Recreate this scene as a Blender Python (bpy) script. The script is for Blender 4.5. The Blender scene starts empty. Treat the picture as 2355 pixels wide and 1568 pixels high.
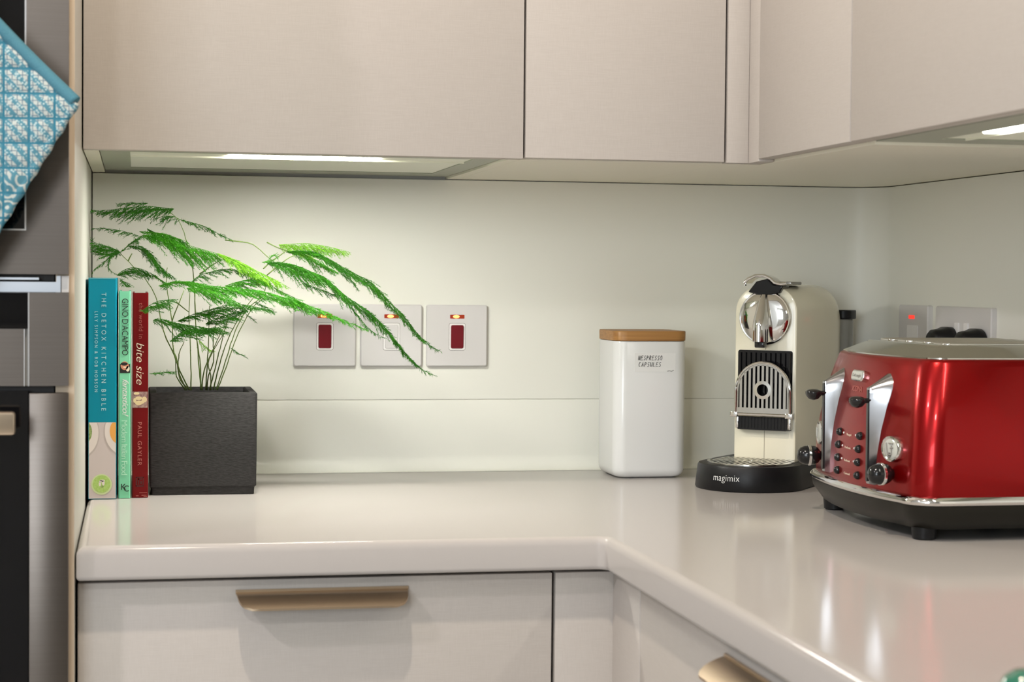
import bpy, bmesh, math, random
from mathutils import Vector, Matrix
C = bpy.context.scene.collection
Z0 = 0.91                      # height of the worktop above the floor
PI = math.pi
R = math.radians
random.seed(7)

# ------------------------------------------------------------------ materials
def mat(name, col, rough=0.5, metal=0.0, coat=0.0, noise=None, bump=0.0, spec=0.5, emit=None, estr=0.0,
        trans=0.0, ior=1.45, aniso=0.0, coatr=0.05):
    """noise = (scale xyz, amount, second colour) procedural colour variation in object space"""
    m = bpy.data.materials.new(name); m.use_nodes = True
    nt = m.node_tree; b = nt.nodes['Principled BSDF']
    b.inputs['Base Color'].default_value = (*col, 1)
    b.inputs['Roughness'].default_value = rough
    b.inputs['Metallic'].default_value = metal
    b.inputs['Coat Weight'].default_value = coat
    b.inputs['Coat Roughness'].default_value = coatr
    b.inputs['Specular IOR Level'].default_value = spec
    b.inputs['Transmission Weight'].default_value = trans
    b.inputs['IOR'].default_value = ior
    b.inputs['Anisotropic'].default_value = aniso
    if emit:
        b.inputs['Emission Color'].default_value = (*emit, 1)
        b.inputs['Emission Strength'].default_value = estr
    if noise:
        sc, amt, col2 = noise
        tc = nt.nodes.new('ShaderNodeTexCoord'); mp = nt.nodes.new('ShaderNodeMapping')
        mp.inputs['Scale'].default_value = sc
        nz = nt.nodes.new('ShaderNodeTexNoise'); nz.inputs['Scale'].default_value = 1.0
        nz.inputs['Detail'].default_value = 4.0
        rp = nt.nodes.new('ShaderNodeMapRange')
        rp.inputs['From Min'].default_value = 0.3; rp.inputs['From Max'].default_value = 0.7
        mx = nt.nodes.new('ShaderNodeMix'); mx.data_type = 'RGBA'
        mx.inputs['A'].default_value = (*col, 1); mx.inputs['B'].default_value = (*col2, 1)
        mul = nt.nodes.new('ShaderNodeMath'); mul.operation = 'MULTIPLY'; mul.inputs[1].default_value = amt
        L = nt.links.new
        L(tc.outputs['Object'], mp.inputs['Vector']); L(mp.outputs['Vector'], nz.inputs['Vector'])
        L(nz.outputs['Fac'], rp.inputs['Value']); L(rp.outputs['Result'], mul.inputs[0])
        L(mul.outputs[0], mx.inputs['Factor']); L(mx.outputs['Result'], b.inputs['Base Color'])
        if bump:
            bp = nt.nodes.new('ShaderNodeBump'); bp.inputs['Strength'].default_value = bump
            bp.inputs['Distance'].default_value = 0.0005
            L(nz.outputs['Fac'], bp.inputs['Height']); L(bp.outputs['Normal'], b.inputs['Normal'])
    return m

def linen(name, col, col2):
    """matt laminate with a fine woven linen grain"""
    m = mat(name, col, 0.55, spec=0.35)
    nt = m.node_tree; b = nt.nodes['Principled BSDF']; L = nt.links.new
    tc = nt.nodes.new('ShaderNodeTexCoord')
    fs = []
    for sc in ((1400, 1400, 70), (70, 70, 1400)):
        mp = nt.nodes.new('ShaderNodeMapping'); mp.inputs['Scale'].default_value = sc
        nz = nt.nodes.new('ShaderNodeTexNoise'); nz.inputs['Scale'].default_value = 1.0
        nz.inputs['Detail'].default_value = 2.0
        L(tc.outputs['Object'], mp.inputs['Vector']); L(mp.outputs['Vector'], nz.inputs['Vector'])
        fs.append(nz)
    ad = nt.nodes.new('ShaderNodeMath'); ad.operation = 'ADD'
    L(fs[0].outputs['Fac'], ad.inputs[0]); L(fs[1].outputs['Fac'], ad.inputs[1])
    rp = nt.nodes.new('ShaderNodeMapRange')
    rp.inputs['From Min'].default_value = 0.7; rp.inputs['From Max'].default_value = 1.3
    L(ad.outputs[0], rp.inputs['Value'])
    mx = nt.nodes.new('ShaderNodeMix'); mx.data_type = 'RGBA'
    mx.inputs['A'].default_value = (*col, 1); mx.inputs['B'].default_value = (*col2, 1)
    L(rp.outputs['Result'], mx.inputs['Factor']); L(mx.outputs['Result'], b.inputs['Base Color'])
    bp = nt.nodes.new('ShaderNodeBump'); bp.inputs['Strength'].default_value = 0.12
    bp.inputs['Distance'].default_value = 0.0003
    L(ad.outputs[0], bp.inputs['Height']); L(bp.outputs['Normal'], b.inputs['Normal'])
    return m

M = {}
M['linen'] = linen('linen laminate', (0.515, 0.478, 0.446), (0.478, 0.441, 0.409))
M['cream'] = mat('cream board', (0.90, 0.865, 0.74), 0.4)
M['edge'] = mat('warm lit edge', (0.62, 0.50, 0.37), 0.4)  # tan of the warm light falling on the panel front, put into the colour
M['worktop'] = mat('solid cream worktop', (0.475, 0.445, 0.427), 0.12, spec=0.15, coat=0.0,
                   noise=((900, 900, 900), 0.06, (0.445, 0.415, 0.397)), coatr=0.03)
M['splash'] = mat('cream splashback', (0.82, 0.812, 0.742), 0.38, spec=0.35)
M['paint'] = mat('white paint', (0.70, 0.69, 0.66), 0.7)
M['floor'] = mat('pale floor', (0.78, 0.73, 0.67), 0.4, noise=((3, 40, 3), 0.6, (0.70, 0.65, 0.59)))
M['steel'] = mat('brushed steel', (0.145, 0.126, 0.112), 0.36, 1.0, noise=((6, 6, 900), 0.5, (0.12, 0.103, 0.092)), bump=0.05)
M['steel_bright'] = mat('bright steel edge', (0.9, 0.9, 0.92), 0.2, 1.0)
M['alu'] = mat('pale aluminium', (0.62, 0.66, 0.72), 0.35, 0.6)
M['bronze'] = mat('brushed bronze', (0.58, 0.45, 0.32), 0.32, 1.0, noise=((4, 900, 900), 0.4, (0.48, 0.37, 0.26)))
M['oven_handle'] = mat('warm steel handle', (0.72, 0.60, 0.47), 0.3, 1.0)
M['glass_black'] = mat('black oven glass', (0.004, 0.004, 0.005), 0.06, spec=0.5)
M['dark'] = mat('dark gap', (0.02, 0.018, 0.018), 0.6)
M['frame_grey'] = mat('grey green light frame', (0.36, 0.38, 0.31), 0.4)
M['diffuser'] = mat('frosted diffuser', (0.55, 0.55, 0.44), 0.35, emit=(1.0, 0.97, 0.78), estr=0.12)
M['tube'] = mat('lit tube', (1, 1, 1), 0.4, emit=(1.0, 0.985, 0.90), estr=166.0)
M['tube_dim'] = mat('dim lit tube', (1, 1, 1), 0.4, emit=(1.0, 0.985, 0.90), estr=45.0)
M['teal'] = mat('teal cover', (0.0, 0.205, 0.30), 0.4, spec=0.25)
M['teal_hi'] = mat('teal scuffed edge', (0.10, 0.38, 0.46), 0.5)
M['bookgrey'] = mat('pale grey print', (0.56, 0.50, 0.50), 0.4)
M['plate'] = mat('printed white plate', (0.74, 0.68, 0.66), 0.4)
M['plate_rim'] = mat('printed plate shade', (0.46, 0.41, 0.40), 0.4)
M['salad'] = mat('printed salad', (0.12, 0.20, 0.05), 0.4, noise=((500, 500, 500), 1.0, (0.35, 0.45, 0.18)))
M['soup_o'] = mat('printed orange soup', (0.75, 0.36, 0.08), 0.4)
M['soup_g'] = mat('printed green soup', (0.30, 0.48, 0.10), 0.4, noise=((400, 400, 400), 1.0, (0.42, 0.60, 0.20)))
M['bowl_g'] = mat('printed green bowl', (0.55, 0.66, 0.36), 0.4)
M['mint'] = mat('mint cover', (0.20, 0.60, 0.38), 0.4, spec=0.25)
M['red_book'] = mat('dark red cover', (0.12, 0.002, 0.003), 0.4, spec=0.22)
M['pages'] = mat('paper pages', (0.70, 0.62, 0.45), 0.8, noise=((900, 900, 4), 0.6, (0.5, 0.42, 0.28)))
M['ink_white'] = mat('white print', (0.80, 0.82, 0.82), 0.5)
M['ink_pale'] = mat('pale blue print', (0.45, 0.68, 0.75), 0.5)
M['ink_cream'] = mat('cream print', (0.80, 0.70, 0.55), 0.5)
M['ink_mint'] = mat('pale mint print', (0.46, 0.80, 0.62), 0.5)
M['ink_rose'] = mat('faded rose print', (0.42, 0.13, 0.11), 0.5)
M['ink_dim'] = mat('dim red print', (0.30, 0.07, 0.06), 0.5)
M['ink_black'] = mat('black print', (0.012, 0.012, 0.012), 0.5)
M['ink_maroon'] = mat('maroon print', (0.06, 0.006, 0.006), 0.5)
M['skin'] = mat('printed skin tone', (0.62, 0.26, 0.16), 0.5)
M['nut'] = mat('printed pale nut', (0.72, 0.58, 0.34), 0.5)
M['nutbowl'] = mat('printed brown bowl', (0.16, 0.07, 0.08), 0.5, noise=((300, 300, 300), 1, (0.42, 0.30, 0.26)))
M['pot'] = mat('dark slate pot', (0.019, 0.018, 0.018), 0.8, noise=((170, 170, 620), 0.9, (0.036, 0.035, 0.035)), bump=0.9, spec=0.25)
M['soil'] = mat('soil', (0.035, 0.022, 0.015), 0.95, noise=((300, 300, 300), 1, (0.08, 0.05, 0.03)))
M['stem'] = mat('fern stem', (0.09, 0.15, 0.025), 0.5)
def leaf(name, c1, c2):
    m = mat(name, c1, 0.5, spec=0.3, noise=((60, 60, 60), 1.0, c2))
    nt = m.node_tree; b = nt.nodes['Principled BSDF']
    tr = nt.nodes.new('ShaderNodeBsdfTranslucent'); ms = nt.nodes.new('ShaderNodeMixShader')
    ms.inputs[0].default_value = 0.35
    src = b.inputs['Base Color'].links[0].from_socket
    nt.links.new(src, tr.inputs['Color'])
    nt.links.new(b.outputs[0], ms.inputs[1]); nt.links.new(tr.outputs[0], ms.inputs[2])
    nt.links.new(ms.outputs[0], nt.nodes['Material Output'].inputs['Surface'])
    return m
M['leaf0'] = leaf('dark fern leaf', (0.014, 0.115, 0.002), (0.035, 0.20, 0.005))
M['leaf1'] = leaf('mid fern leaf', (0.035, 0.235, 0.006), (0.07, 0.32, 0.012))
M['leaf2'] = leaf('lit fern leaf', (0.17, 0.45, 0.02), (0.26, 0.55, 0.04))  # lamp light on the brightest sprays put into this tint, beyond natural variety
M['switch'] = mat('white switch plate', (0.66, 0.64, 0.63), 0.3)
M['switch_line'] = mat('switch seam', (0.25, 0.24, 0.22), 0.5)
M['switch_white'] = mat('bright white surround', (0.85, 0.83, 0.82), 0.3)
M['rocker'] = mat('dark red rocker', (0.14, 0.004, 0.010), 0.25)
M['neon_dark'] = mat('dark neon lens', (0.10, 0.01, 0.005), 0.2, emit=(1.0, 0.12, 0.04), estr=0.25)
M['neon'] = mat('lit neon', (1, 0.3, 0.1), 0.3, emit=(1.0, 0.22, 0.06), estr=3.5)
M['neon_red'] = mat('red neon', (0.6, 0.03, 0.02), 0.3, emit=(1.0, 0.05, 0.03), estr=0.9)
M['ceramic'] = mat('white ceramic', (0.78, 0.78, 0.77), 0.18, spec=0.5)
M['bamboo'] = mat('bamboo lid', (0.40, 0.20, 0.06), 0.45, noise=((6, 90, 500), 0.9, (0.26, 0.115, 0.03)))
M['sticker'] = mat('clear sticker', (0.84, 0.84, 0.82), 0.22)
M['machine'] = mat('cream enamel', (0.83, 0.785, 0.62), 0.22, coat=0.3)
M['seam'] = mat('panel seam', (0.30, 0.27, 0.20), 0.5)
M['chrome'] = mat('chrome', (0.82, 0.81, 0.80), 0.07, 1.0)
M['chrome_soft'] = mat('satin chrome', (0.74, 0.73, 0.70), 0.16, 1.0)
M['grey_flap'] = mat('grey metal flap', (0.30, 0.29, 0.27), 0.3, 0.9)
M['black'] = mat('gloss black plastic', (0.008, 0.008, 0.009), 0.12)
M['black_satin'] = mat('satin black plastic', (0.007, 0.007, 0.008), 0.4, spec=0.3)
M['tank'] = mat('smoky clear plastic', (0.62, 0.62, 0.60), 0.15, trans=0.7, ior=1.2)
M['lettering'] = mat('silver lettering', (0.75, 0.75, 0.75), 0.4)
M['red'] = mat('metallic red enamel', (0.26, 0.001, 0.002), 0.24, 0.7, coat=0.15, coatr=0.04)
M['toaster_base'] = mat('dark brown black base', (0.012, 0.011, 0.008), 0.38, spec=0.3)
M['chrome_lever'] = mat('soft chrome', (0.46, 0.46, 0.48), 0.17, 1.0)
M['side_panel'] = mat('cream side panel', (0.66, 0.645, 0.585), 0.35, spec=0.4)
M['lid_steel'] = mat('polished steel lid', (0.66, 0.65, 0.60), 0.13, 1.0)
M['clear_lens'] = mat('pale badge face', (0.62, 0.64, 0.60), 0.15, 0.3)
M['green_glass'] = mat('dark green glass', (0.02, 0.16, 0.10), 0.05, coat=1.0)
M['binding'] = mat('teal binding cloth', (0.055, 0.18, 0.245), 0.9, noise=((700, 700, 700), 0.5, (0.09, 0.25, 0.32)))

def quilt_material():
    """teal and white block print in diagonal stripes of dots, lattice and chevrons"""
    m = mat('quilted print', (0.1, 0.3, 0.4), 0.9)
    nt = m.node_tree; b = nt.nodes['Principled BSDF']; L = nt.links.new; N = nt.nodes.new
    tc = N('ShaderNodeTexCoord')
    mp = N('ShaderNodeMapping'); mp.inputs['Rotation'].default_value = (R(90), 0, 0)
    L(tc.outputs['Object'], mp.inputs['Vector'])
    # broad diagonal stripes
    mp2 = N('ShaderNodeMapping'); mp2.inputs['Rotation'].default_value = (0, R(-47), 0)
    L(tc.outputs['Object'], mp2.inputs['Vector'])
    wv = N('ShaderNodeTexWave'); wv.bands_direction = 'Z'; wv.inputs['Scale'].default_value = 34.0
    wv.inputs['Distortion'].default_value = 0.4
    L(mp2.outputs['Vector'], wv.inputs['Vector'])
    st = N('ShaderNodeMath'); st.operation = 'GREATER_THAN'; st.inputs[1].default_value = 0.55
    L(wv.outputs['Fac'], st.inputs[0])
    # dots (voronoi) for the teal stripes
    vo = N('ShaderNodeTexVoronoi'); vo.inputs['Scale'].default_value = 360.0; vo.inputs['Randomness'].default_value = 0.55
    L(mp2.outputs['Vector'], vo.inputs['Vector'])
    d1 = N('ShaderNodeMath'); d1.operation = 'LESS_THAN'; d1.inputs[1].default_value = 0.40
    L(vo.outputs['Distance'], d1.inputs[0])
    # lattice for the white stripes
    br = N('ShaderNodeTexBrick'); br.inputs['Scale'].default_value = 210.0; br.offset = 0.0
    br.inputs['Mortar Size'].default_value = 0.09; br.inputs['Brick Width'].default_value = 1.0; br.inputs['Row Height'].default_value = 1.0
    L(mp.outputs['Vector'], br.inputs['Vector'])
    white = (0.46, 0.50, 0.48, 1); tl = (0.075, 0.22, 0.29, 1); mid = (0.24, 0.42, 0.48, 1)
    a = N('ShaderNodeMix'); a.data_type = 'RGBA'; a.inputs['A'].default_value = tl; a.inputs['B'].default_value = (0.40, 0.52, 0.54, 1)
    L(d1.outputs[0], a.inputs['Factor'])
    c = N('ShaderNodeMix'); c.data_type = 'RGBA'; c.inputs['A'].default_value = white; c.inputs['B'].default_value = (0.10, 0.17, 0.23, 1)
    L(br.outputs['Fac'], c.inputs['Factor'])
    e = N('ShaderNodeMix'); e.data_type = 'RGBA'
    L(st.outputs[0], e.inputs['Factor']); L(a.outputs['Result'], e.inputs['A']); L(c.outputs['Result'], e.inputs['B'])
    # large block-print leaves towards the lower corner
    sep = N('ShaderNodeSeparateXYZ'); L(tc.outputs['Object'], sep.inputs[0])
    v2 = N('ShaderNodeTexVoronoi'); v2.inputs['Scale'].default_value = 75.0; v2.inputs['Randomness'].default_value = 0.8
    L(tc.outputs['Object'], v2.inputs['Vector'])
    v3 = N('ShaderNodeMath'); v3.operation = 'PINGPONG'; v3.inputs[1].default_value = 0.17
    L(v2.outputs['Distance'], v3.inputs[0])
    v4 = N('ShaderNodeMath'); v4.operation = 'GREATER_THAN'; v4.inputs[1].default_value = 0.105
    L(v3.outputs[0], v4.inputs[0])
    g = N('ShaderNodeMix'); g.data_type = 'RGBA'; g.inputs['A'].default_value = tl; g.inputs['B'].default_value = white
    L(v4.outputs[0], g.inputs['Factor'])
    lo = N('ShaderNodeMath'); lo.operation = 'LESS_THAN'; lo.inputs[1].default_value = -0.047
    L(sep.outputs['Z'], lo.inputs[0])
    h = N('ShaderNodeMix'); h.data_type = 'RGBA'
    L(lo.outputs[0], h.inputs['Factor']); L(e.outputs['Result'], h.inputs['A']); L(g.outputs['Result'], h.inputs['B'])
    # teal stitched seams; crease shade between the puffs put into the colour
    def stitch_shade(out, off):
        a1 = N('ShaderNodeMath'); a1.operation = 'ADD'; a1.inputs[1].default_value = off; L(out, a1.inputs[0])
        a2 = N('ShaderNodeMath'); a2.operation = 'PINGPONG'; a2.inputs[1].default_value = 0.0235/2; L(a1.outputs[0], a2.inputs[0])
        a3 = N('ShaderNodeMath'); a3.operation = 'LESS_THAN'; a3.inputs[1].default_value = 0.0011; L(a2.outputs[0], a3.inputs[0]); return a3.outputs[0]
    mx = N('ShaderNodeMath'); mx.operation = 'MAXIMUM'
    L(stitch_shade(sep.outputs['X'], 0.064), mx.inputs[0]); L(stitch_shade(sep.outputs['Z'], 0.0165), mx.inputs[1])
    q = N('ShaderNodeMix'); q.data_type = 'RGBA'; q.inputs['B'].default_value = (0.03, 0.17, 0.25, 1)
    L(mx.outputs[0], q.inputs['Factor']); L(h.outputs['Result'], q.inputs['A'])
    L(q.outputs['Result'], b.inputs['Base Color'])
    return m
M['quilt'] = quilt_material()

# ------------------------------------------------------------------ mesh helpers
def box(bm, x0, x1, y0, y1, z0, z1, bev=0.0, seg=2, mi=0):
    vs = [bm.verts.new(p) for p in ((x0,y0,z0),(x1,y0,z0),(x1,y1,z0),(x0,y1,z0),(x0,y0,z1),(x1,y0,z1),(x1,y1,z1),(x0,y1,z1))]
    fs = [bm.faces.new([vs[i] for i in q]) for q in ((3,2,1,0),(4,5,6,7),(0,1,5,4),(1,2,6,5),(2,3,7,6),(3,0,4,7))]
    for f in fs: f.material_index = mi
    if bev:
        es = list({e for f in fs for e in f.edges})
        r = bmesh.ops.bevel(bm, geom=es, offset=bev, segments=seg, profile=0.5, affect='EDGES')
        for f in r['faces']: f.material_index = mi
    return fs

def prism(bm, pts, f, a, b, mi=0, smooth=False):
    """polygon pts (u,v) extruded from a to b; f(u,v,w) -> xyz"""
    A = [bm.verts.new(f(u, v, a)) for u, v in pts]; B = [bm.verts.new(f(u, v, b)) for u, v in pts]
    n = len(pts); out = [bm.faces.new(A[::-1]), bm.faces.new(B)]
    for i in range(n):
        fc = bm.faces.new((A[i], A[(i+1) % n], B[(i+1) % n], B[i])); fc.smooth = smooth; out.append(fc)
    for q in out: q.material_index = mi
    return out

def loft(bm, rings, caps=True, smooth=True, mi=0, closed=True):
    vr = [[bm.verts.new(p) for p in r] for r in rings]; n = len(rings[0])
    for a, b in zip(vr, vr[1:]):
        for i in range(n if closed else n-1):
            fc = bm.faces.new((a[i], a[(i+1) % n], b[(i+1) % n], b[i])); fc.smooth = smooth; fc.material_index = mi
    if caps and closed:
        for r in (vr[0][::-1], vr[-1]):
            fc = bm.faces.new(r); fc.material_index = mi
    return vr

def tube(bm, pts, r, n=8, mi=0, caps=True):
    pts = [Vector(p) for p in pts]; rad = r if isinstance(r, (list, tuple)) else [r]*len(pts)
    rings = []; up = Vector((0.13, 0.2, 1)).normalized()
    for i, p in enumerate(pts):
        t = (pts[min(i+1, len(pts)-1)] - pts[max(i-1, 0)])
        t = t.normalized() if t.length > 1e-9 else Vector((1, 0, 0))
        u = t.cross(up)
        if u.length < 0.05: u = t.cross(Vector((1, 0, 0.1)))
        u.normalize(); v = u.cross(t)
        rings.append([p + (u*math.cos(2*PI*k/n) + v*math.sin(2*PI*k/n))*rad[i] for k in range(n)])
    loft(bm, rings, caps, True, mi)

def lathe(bm, prof, f, n=40, mi=0):
    """prof (r, h) revolved; f(x,y,h) -> xyz"""
    rings = [[f(max(r, 1e-5)*math.cos(2*PI*k/n), max(r, 1e-5)*math.sin(2*PI*k/n), h) for k in range(n)] for r, h in prof]
    loft(bm, rings, True, True, mi)

def rrect(w, h, r, n=6, cx=0, cy=0):
    o = []
    for sx, sy, a0 in ((1, 1, 0), (-1, 1, 90), (-1, -1, 180), (1, -1, 270)):
        for k in range(n+1):
            a = R(a0 + 90*k/n)
            o.append((cx + sx*(w/2-r) + r*math.cos(a), cy + sy*(h/2-r) + r*math.sin(a)))
    return o

def obj(name, bm, m, parent=None, loc=None, rot=None, sharp=35, bevel=0.0):
    me = bpy.data.meshes.new(name)
    bmesh.ops.recalc_face_normals(bm, faces=bm.faces)
    bm.to_mesh(me); bm.free()
    o = bpy.data.objects.new(name, me); C.objects.link(o)
    for k in (m if isinstance(m, (list, tuple)) else [m]): me.materials.append(k)
    if parent is not None: o.parent = parent
    if loc is not None: o.location = loc
    elif parent is None: o.location = (0, 0, Z0)
    if rot is not None: o.rotation_euler = rot
    if bevel:
        b = o.modifiers.new('edge', 'BEVEL'); b.width = bevel; b.segments = 2; b.limit_method = 'ANGLE'; b.angle_limit = R(40)
    if sharp:
        for p in me.polygons: p.use_smooth = True
        me.set_sharp_from_angle(angle=R(sharp))
    return o

def thing(name, label, cat, loc, rz=0.0, group=None):
    o = bpy.data.objects.new(name, None); C.objects.link(o); o.empty_display_size = 0.05
    o.location = (loc[0], loc[1], loc[2] + Z0 + (0.0004 if loc[2] == 0 and name != 'worktop' else 0)); o.rotation_euler = (0, 0, rz)
    return tag(o, label, cat, group)

def tag(o, label, cat, group=None):
    o['label'] = label; o['category'] = cat
    if group: o['group'] = group
    return o

def structure(name, bm, m):
    o = obj(name, bm, m); o['kind'] = 'structure'; return o

def text(name, body, mats, parent, origin, right, up, length, height, space=1.0, shear=0.0, bold=0.0, thick=0.0002):
    """lettering as a thin mesh: origin = start of the baseline, fitted to length x cap height"""
    cu = bpy.data.curves.new(name, 'FONT'); cu.body = body; cu.size = 1.0
    cu.space_character = space; cu.shear = shear; cu.offset = bold; cu.resolution_u = 4
    cu.extrude = 0.5
    ob = bpy.data.objects.new('tmp', cu); C.objects.link(ob)
    bpy.context.view_layer.update()
    dg = bpy.context.evaluated_depsgraph_get()
    me = bpy.data.meshes.new_from_object(ob.evaluated_get(dg)); me.name = name
    bpy.data.objects.remove(ob); bpy.data.curves.remove(cu)
    xs = [v.co.x for v in me.vertices]
    x0, x1 = min(xs), max(xs); sx = length/(x1-x0); sy = height/0.69
    r = Vector(right).normalized(); u = Vector(up).normalized(); n = r.cross(u); o3 = Vector(origin)
    for v in me.vertices:
        c = v.co.copy()
        v.co = o3 + r*((c.x-x0)*sx) + u*(c.y*sy) + n*((c.z+0.5)*thick)
    me.materials.append(mats)
    o = bpy.data.objects.new(name, me); C.objects.link(o); o.parent = parent
    return o

def disc(bm, cx, cz, y, rx, rz, clip=None, mi=0, n=40):
    """flat printed disc in the xz plane facing -y, optionally clipped to x0..x1, z0..z1"""
    pts = []
    for k in range(n):
        a = 2*PI*k/n; x = cx+rx*math.cos(a); z = cz+rz*math.sin(a)
        if clip: x = min(max(x, clip[0]), clip[1]); z = min(max(z, clip[2]), clip[3])
        pts.append((x, z))
    q = []
    for p in pts:
        if not q or (abs(p[0]-q[-1][0])+abs(p[1]-q[-1][1])) > 1e-6: q.append(p)
    if len(q) > 2:
        f = bm.faces.new([bm.verts.new((x, y, z)) for x, z in q]); f.material_index = mi

# key dimensions read off the place (metres; x right, y into the back wall, z above the worktop)
D = 0.6947; T = 0.0346; XR = 0.5422; XW = 1.1296; CF = 0.4635; H = 0.4098; XU = 0.7728
YF = -0.672; XF = 0.558      # faces of the base units
FIL = 0.055                  # radius of the rounded corner of the splashback

# ------------------------------------------------------------------ the room
XL, YB, ZC, ZF, XR2, YJ = -2.4, -4.4, 1.50, -Z0, 3.4, -2.5
bm = bmesh.new(); box(bm, XL, XR2, YB, 0.2, ZF-0.1, ZF); structure('floor', bm, M['floor'])
bm = bmesh.new(); box(bm, XL, XR2, YB, 0.2, ZC, ZC+0.1); structure('ceiling', bm, M['paint'])
bm = bmesh.new(); box(bm, XL, XW+0.2, 0.012, 0.2, ZF, ZC); structure('wall_back', bm, M['paint'])
bm = bmesh.new(); box(bm, XW+0.012, XW+0.2, YJ, 0.012, ZF, ZC); box(bm, XW+0.2, XR2, YJ, YJ+0.15, ZF, ZC); box(bm, XR2, XR2+0.2, YB, YJ+0.15, ZF, ZC); structure('wall_right', bm, M['paint'])
bm = bmesh.new(); box(bm, XL-0.2, XL, YB, 0.2, ZF, ZC); structure('wall_left', bm, M['paint'])
WX0, WX1, WZ0, WZ1 = -2.3, -0.85, 0.0, 1.25
bm = bmesh.new()
box(bm, XL, WX0, YB-0.2, YB, ZF, ZC); box(bm, WX1, XR2, YB-0.2, YB, ZF, ZC)
box(bm, WX0, WX1, YB-0.2, YB, ZF, WZ0); box(bm, WX0, WX1, YB-0.2, YB, WZ1, ZC)
structure('wall_front', bm, M['paint'])
bm = bmesh.new()
for a, b in ((WX0, WX0+0.05), (-1.60, -1.55), (WX1-0.05, WX1)): box(bm, a, b, YB-0.12, YB-0.06, WZ0, WZ1)
box(bm, WX0, WX1, YB-0.12, YB-0.06, WZ0, WZ0+0.05); box(bm, WX0, WX1, YB-0.12, YB-0.06, WZ1-0.05, WZ1)
structure('window_1', bm, M['switch_white'])

# splashback: one L shaped sheet with a rounded inside corner, from the upstand to the wall units
def lpath(off, y_end=-2.2, x0=0.001):
    """plan path of the sheet face, offset into the room by -off (positive = towards the wall)"""
    p = [(x0, off)]
    cx, cy, r = XW-FIL, -FIL, FIL+off
    for k in range(13):
        a = R(90-90*k/12); p.append((cx+r*math.cos(a), cy+r*math.sin(a)))
    p.append((XW+off, y_end)); return p
def sheet(bm, off0, off1, z0, z1):
    a, b = lpath(off0), lpath(off1)
    rings = []
    for (x0, y0), (x1, y1) in zip(a, b):
        rings.append([(x0, y0, z0), (x1, y1, z0), (x1, y1, z1), (x0, y0, z1)])
    loft(bm, rings, True, False)
bm = bmesh.new(); sheet(bm, 0.0, 0.0095, 0.0999, H-0.0012)
tag(obj('splashback', bm, M['splash'], sharp=30, bevel=0.0006), 'glossy cream splashback sheet bending round the corner above the worktop', 'splashback')

# ------------------------------------------------------------------ worktop with coved upstand
wt = thing('worktop', 'glossy cream L shaped worktop carrying the books, plant and toaster', 'worktop', (0, 0, 0))
YE = -2.2
def plan(i, z):
    p = [(0.0015+i, 0.010), (0.0015+i, -D+i+0.0), (XR-0.010, -D+i)]
    for k in range(1, 9):
        a = R(90-90*k/8); p.append((XR-0.010+(0.010+i)*math.cos(a), -D-0.010+(0.010+i)*math.sin(a)))
    p += [(XR+i, YE), (XW+0.010, YE), (XW+0.010, 0.010)]
    return [(u, v, z) for u, v in p]
ER = 0.0085; levels = []
for k in range(7): a = R(90*k/6); levels.append((0.005*(1-math.sin(a)), -T+0.005*(1-math.cos(a))))
for k in range(7): a = R(90*k/6); levels.append((ER*(1-math.cos(a)), -ER+ER*math.sin(a)))
levels.append((ER+0.0012, 0.0)); levels.insert(0, (0.0065, -T))
bm = bmesh.new(); loft(bm, [plan(i, z) for i, z in levels], True, True)
obj('slab', bm, M['worktop'], wt, sharp=30)
bm = bmesh.new()
def ring(pt_i):
    out = []
    rc = 0.022
    prof = [(-rc-0.001, 0.0002)] + [(-rc+rc*math.sin(R(a)), rc-rc*math.cos(R(a))) for a in range(10, 91, 10)] + [(0, 0.0986), (0.0004, 0.0993), (0.0012, 0.0997), (0.0095, 0.0997), (0.0095, 0.0002)]
    for o, z in prof: out.append((lpath(o)[pt_i], z))
    return out
n = len(lpath(0)); rr = [ring(i) for i in range(n)]
loft(bm, [[(p[0], p[1], z) for p, z in r] for r in rr], True, True)
obj('upstand', bm, M['splash'], wt, sharp=40)

# ------------------------------------------------------------------ base units
def pull(name, parent, length, r=0.012, depth=0.030, drop=0.013):
    """long edge pull: a plate curving out and down with rounded ends; local x along, -y out, origin at top middle"""
    bm = bmesh.new(); n = 10
    def sec(s): # s 0..1 from the door outwards: y, z
        return (-depth*s, -drop*(0.15*s+0.85*s**1.7))
    rows = []
    for j in range(n+1):
        s = j/n; w = length/2 - 0.004*s
        if s > 0.55:
            q = (s-0.55)/0.45; w -= r*(1-math.sqrt(max(0, 1-q*q)))
        rows.append((s, w))
    up, lo = [], []
    for s, w in rows:
        y, z = sec(s)
        up.append([(-w+2*w*k/20, y, z) for k in range(21)]); lo.append([(-w+2*w*k/20, y, z-0.0022) for k in range(21)])
    vu = [[bm.verts.new(p) for p in r_] for r_ in up]; vl = [[bm.verts.new(p) for p in r_] for r_ in lo]
    for a, b, fl in ((vu[:-1], vu[1:], 0), (vl[:-1], vl[1:], 1)):
        for ra, rb in zip(a, b):
            for k in range(20): bm.faces.new((ra[k], ra[k+1], rb[k+1], rb[k]))
    rim_u = vu[0] + [r_[-1] for r_ in vu[1:]] + vu[-1][-2::-1] + [r_[0] for r_ in vu[-2:0:-1]]
    rim_l = vl[0] + [r_[-1] for r_ in vl[1:]] + vl[-1][-2::-1] + [r_[0] for r_ in vl[-2:0:-1]]
    for i in range(len(rim_u)):
        j = (i+1) % len(rim_u); bm.faces.new((rim_u[i], rim_u[j], rim_l[j], rim_l[i]))
    box(bm, -length/2, length/2, -0.0025, 0.0, -0.0018, 0.0022)
    return obj(name, bm, M['bronze'], parent, sharp=50)

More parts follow.
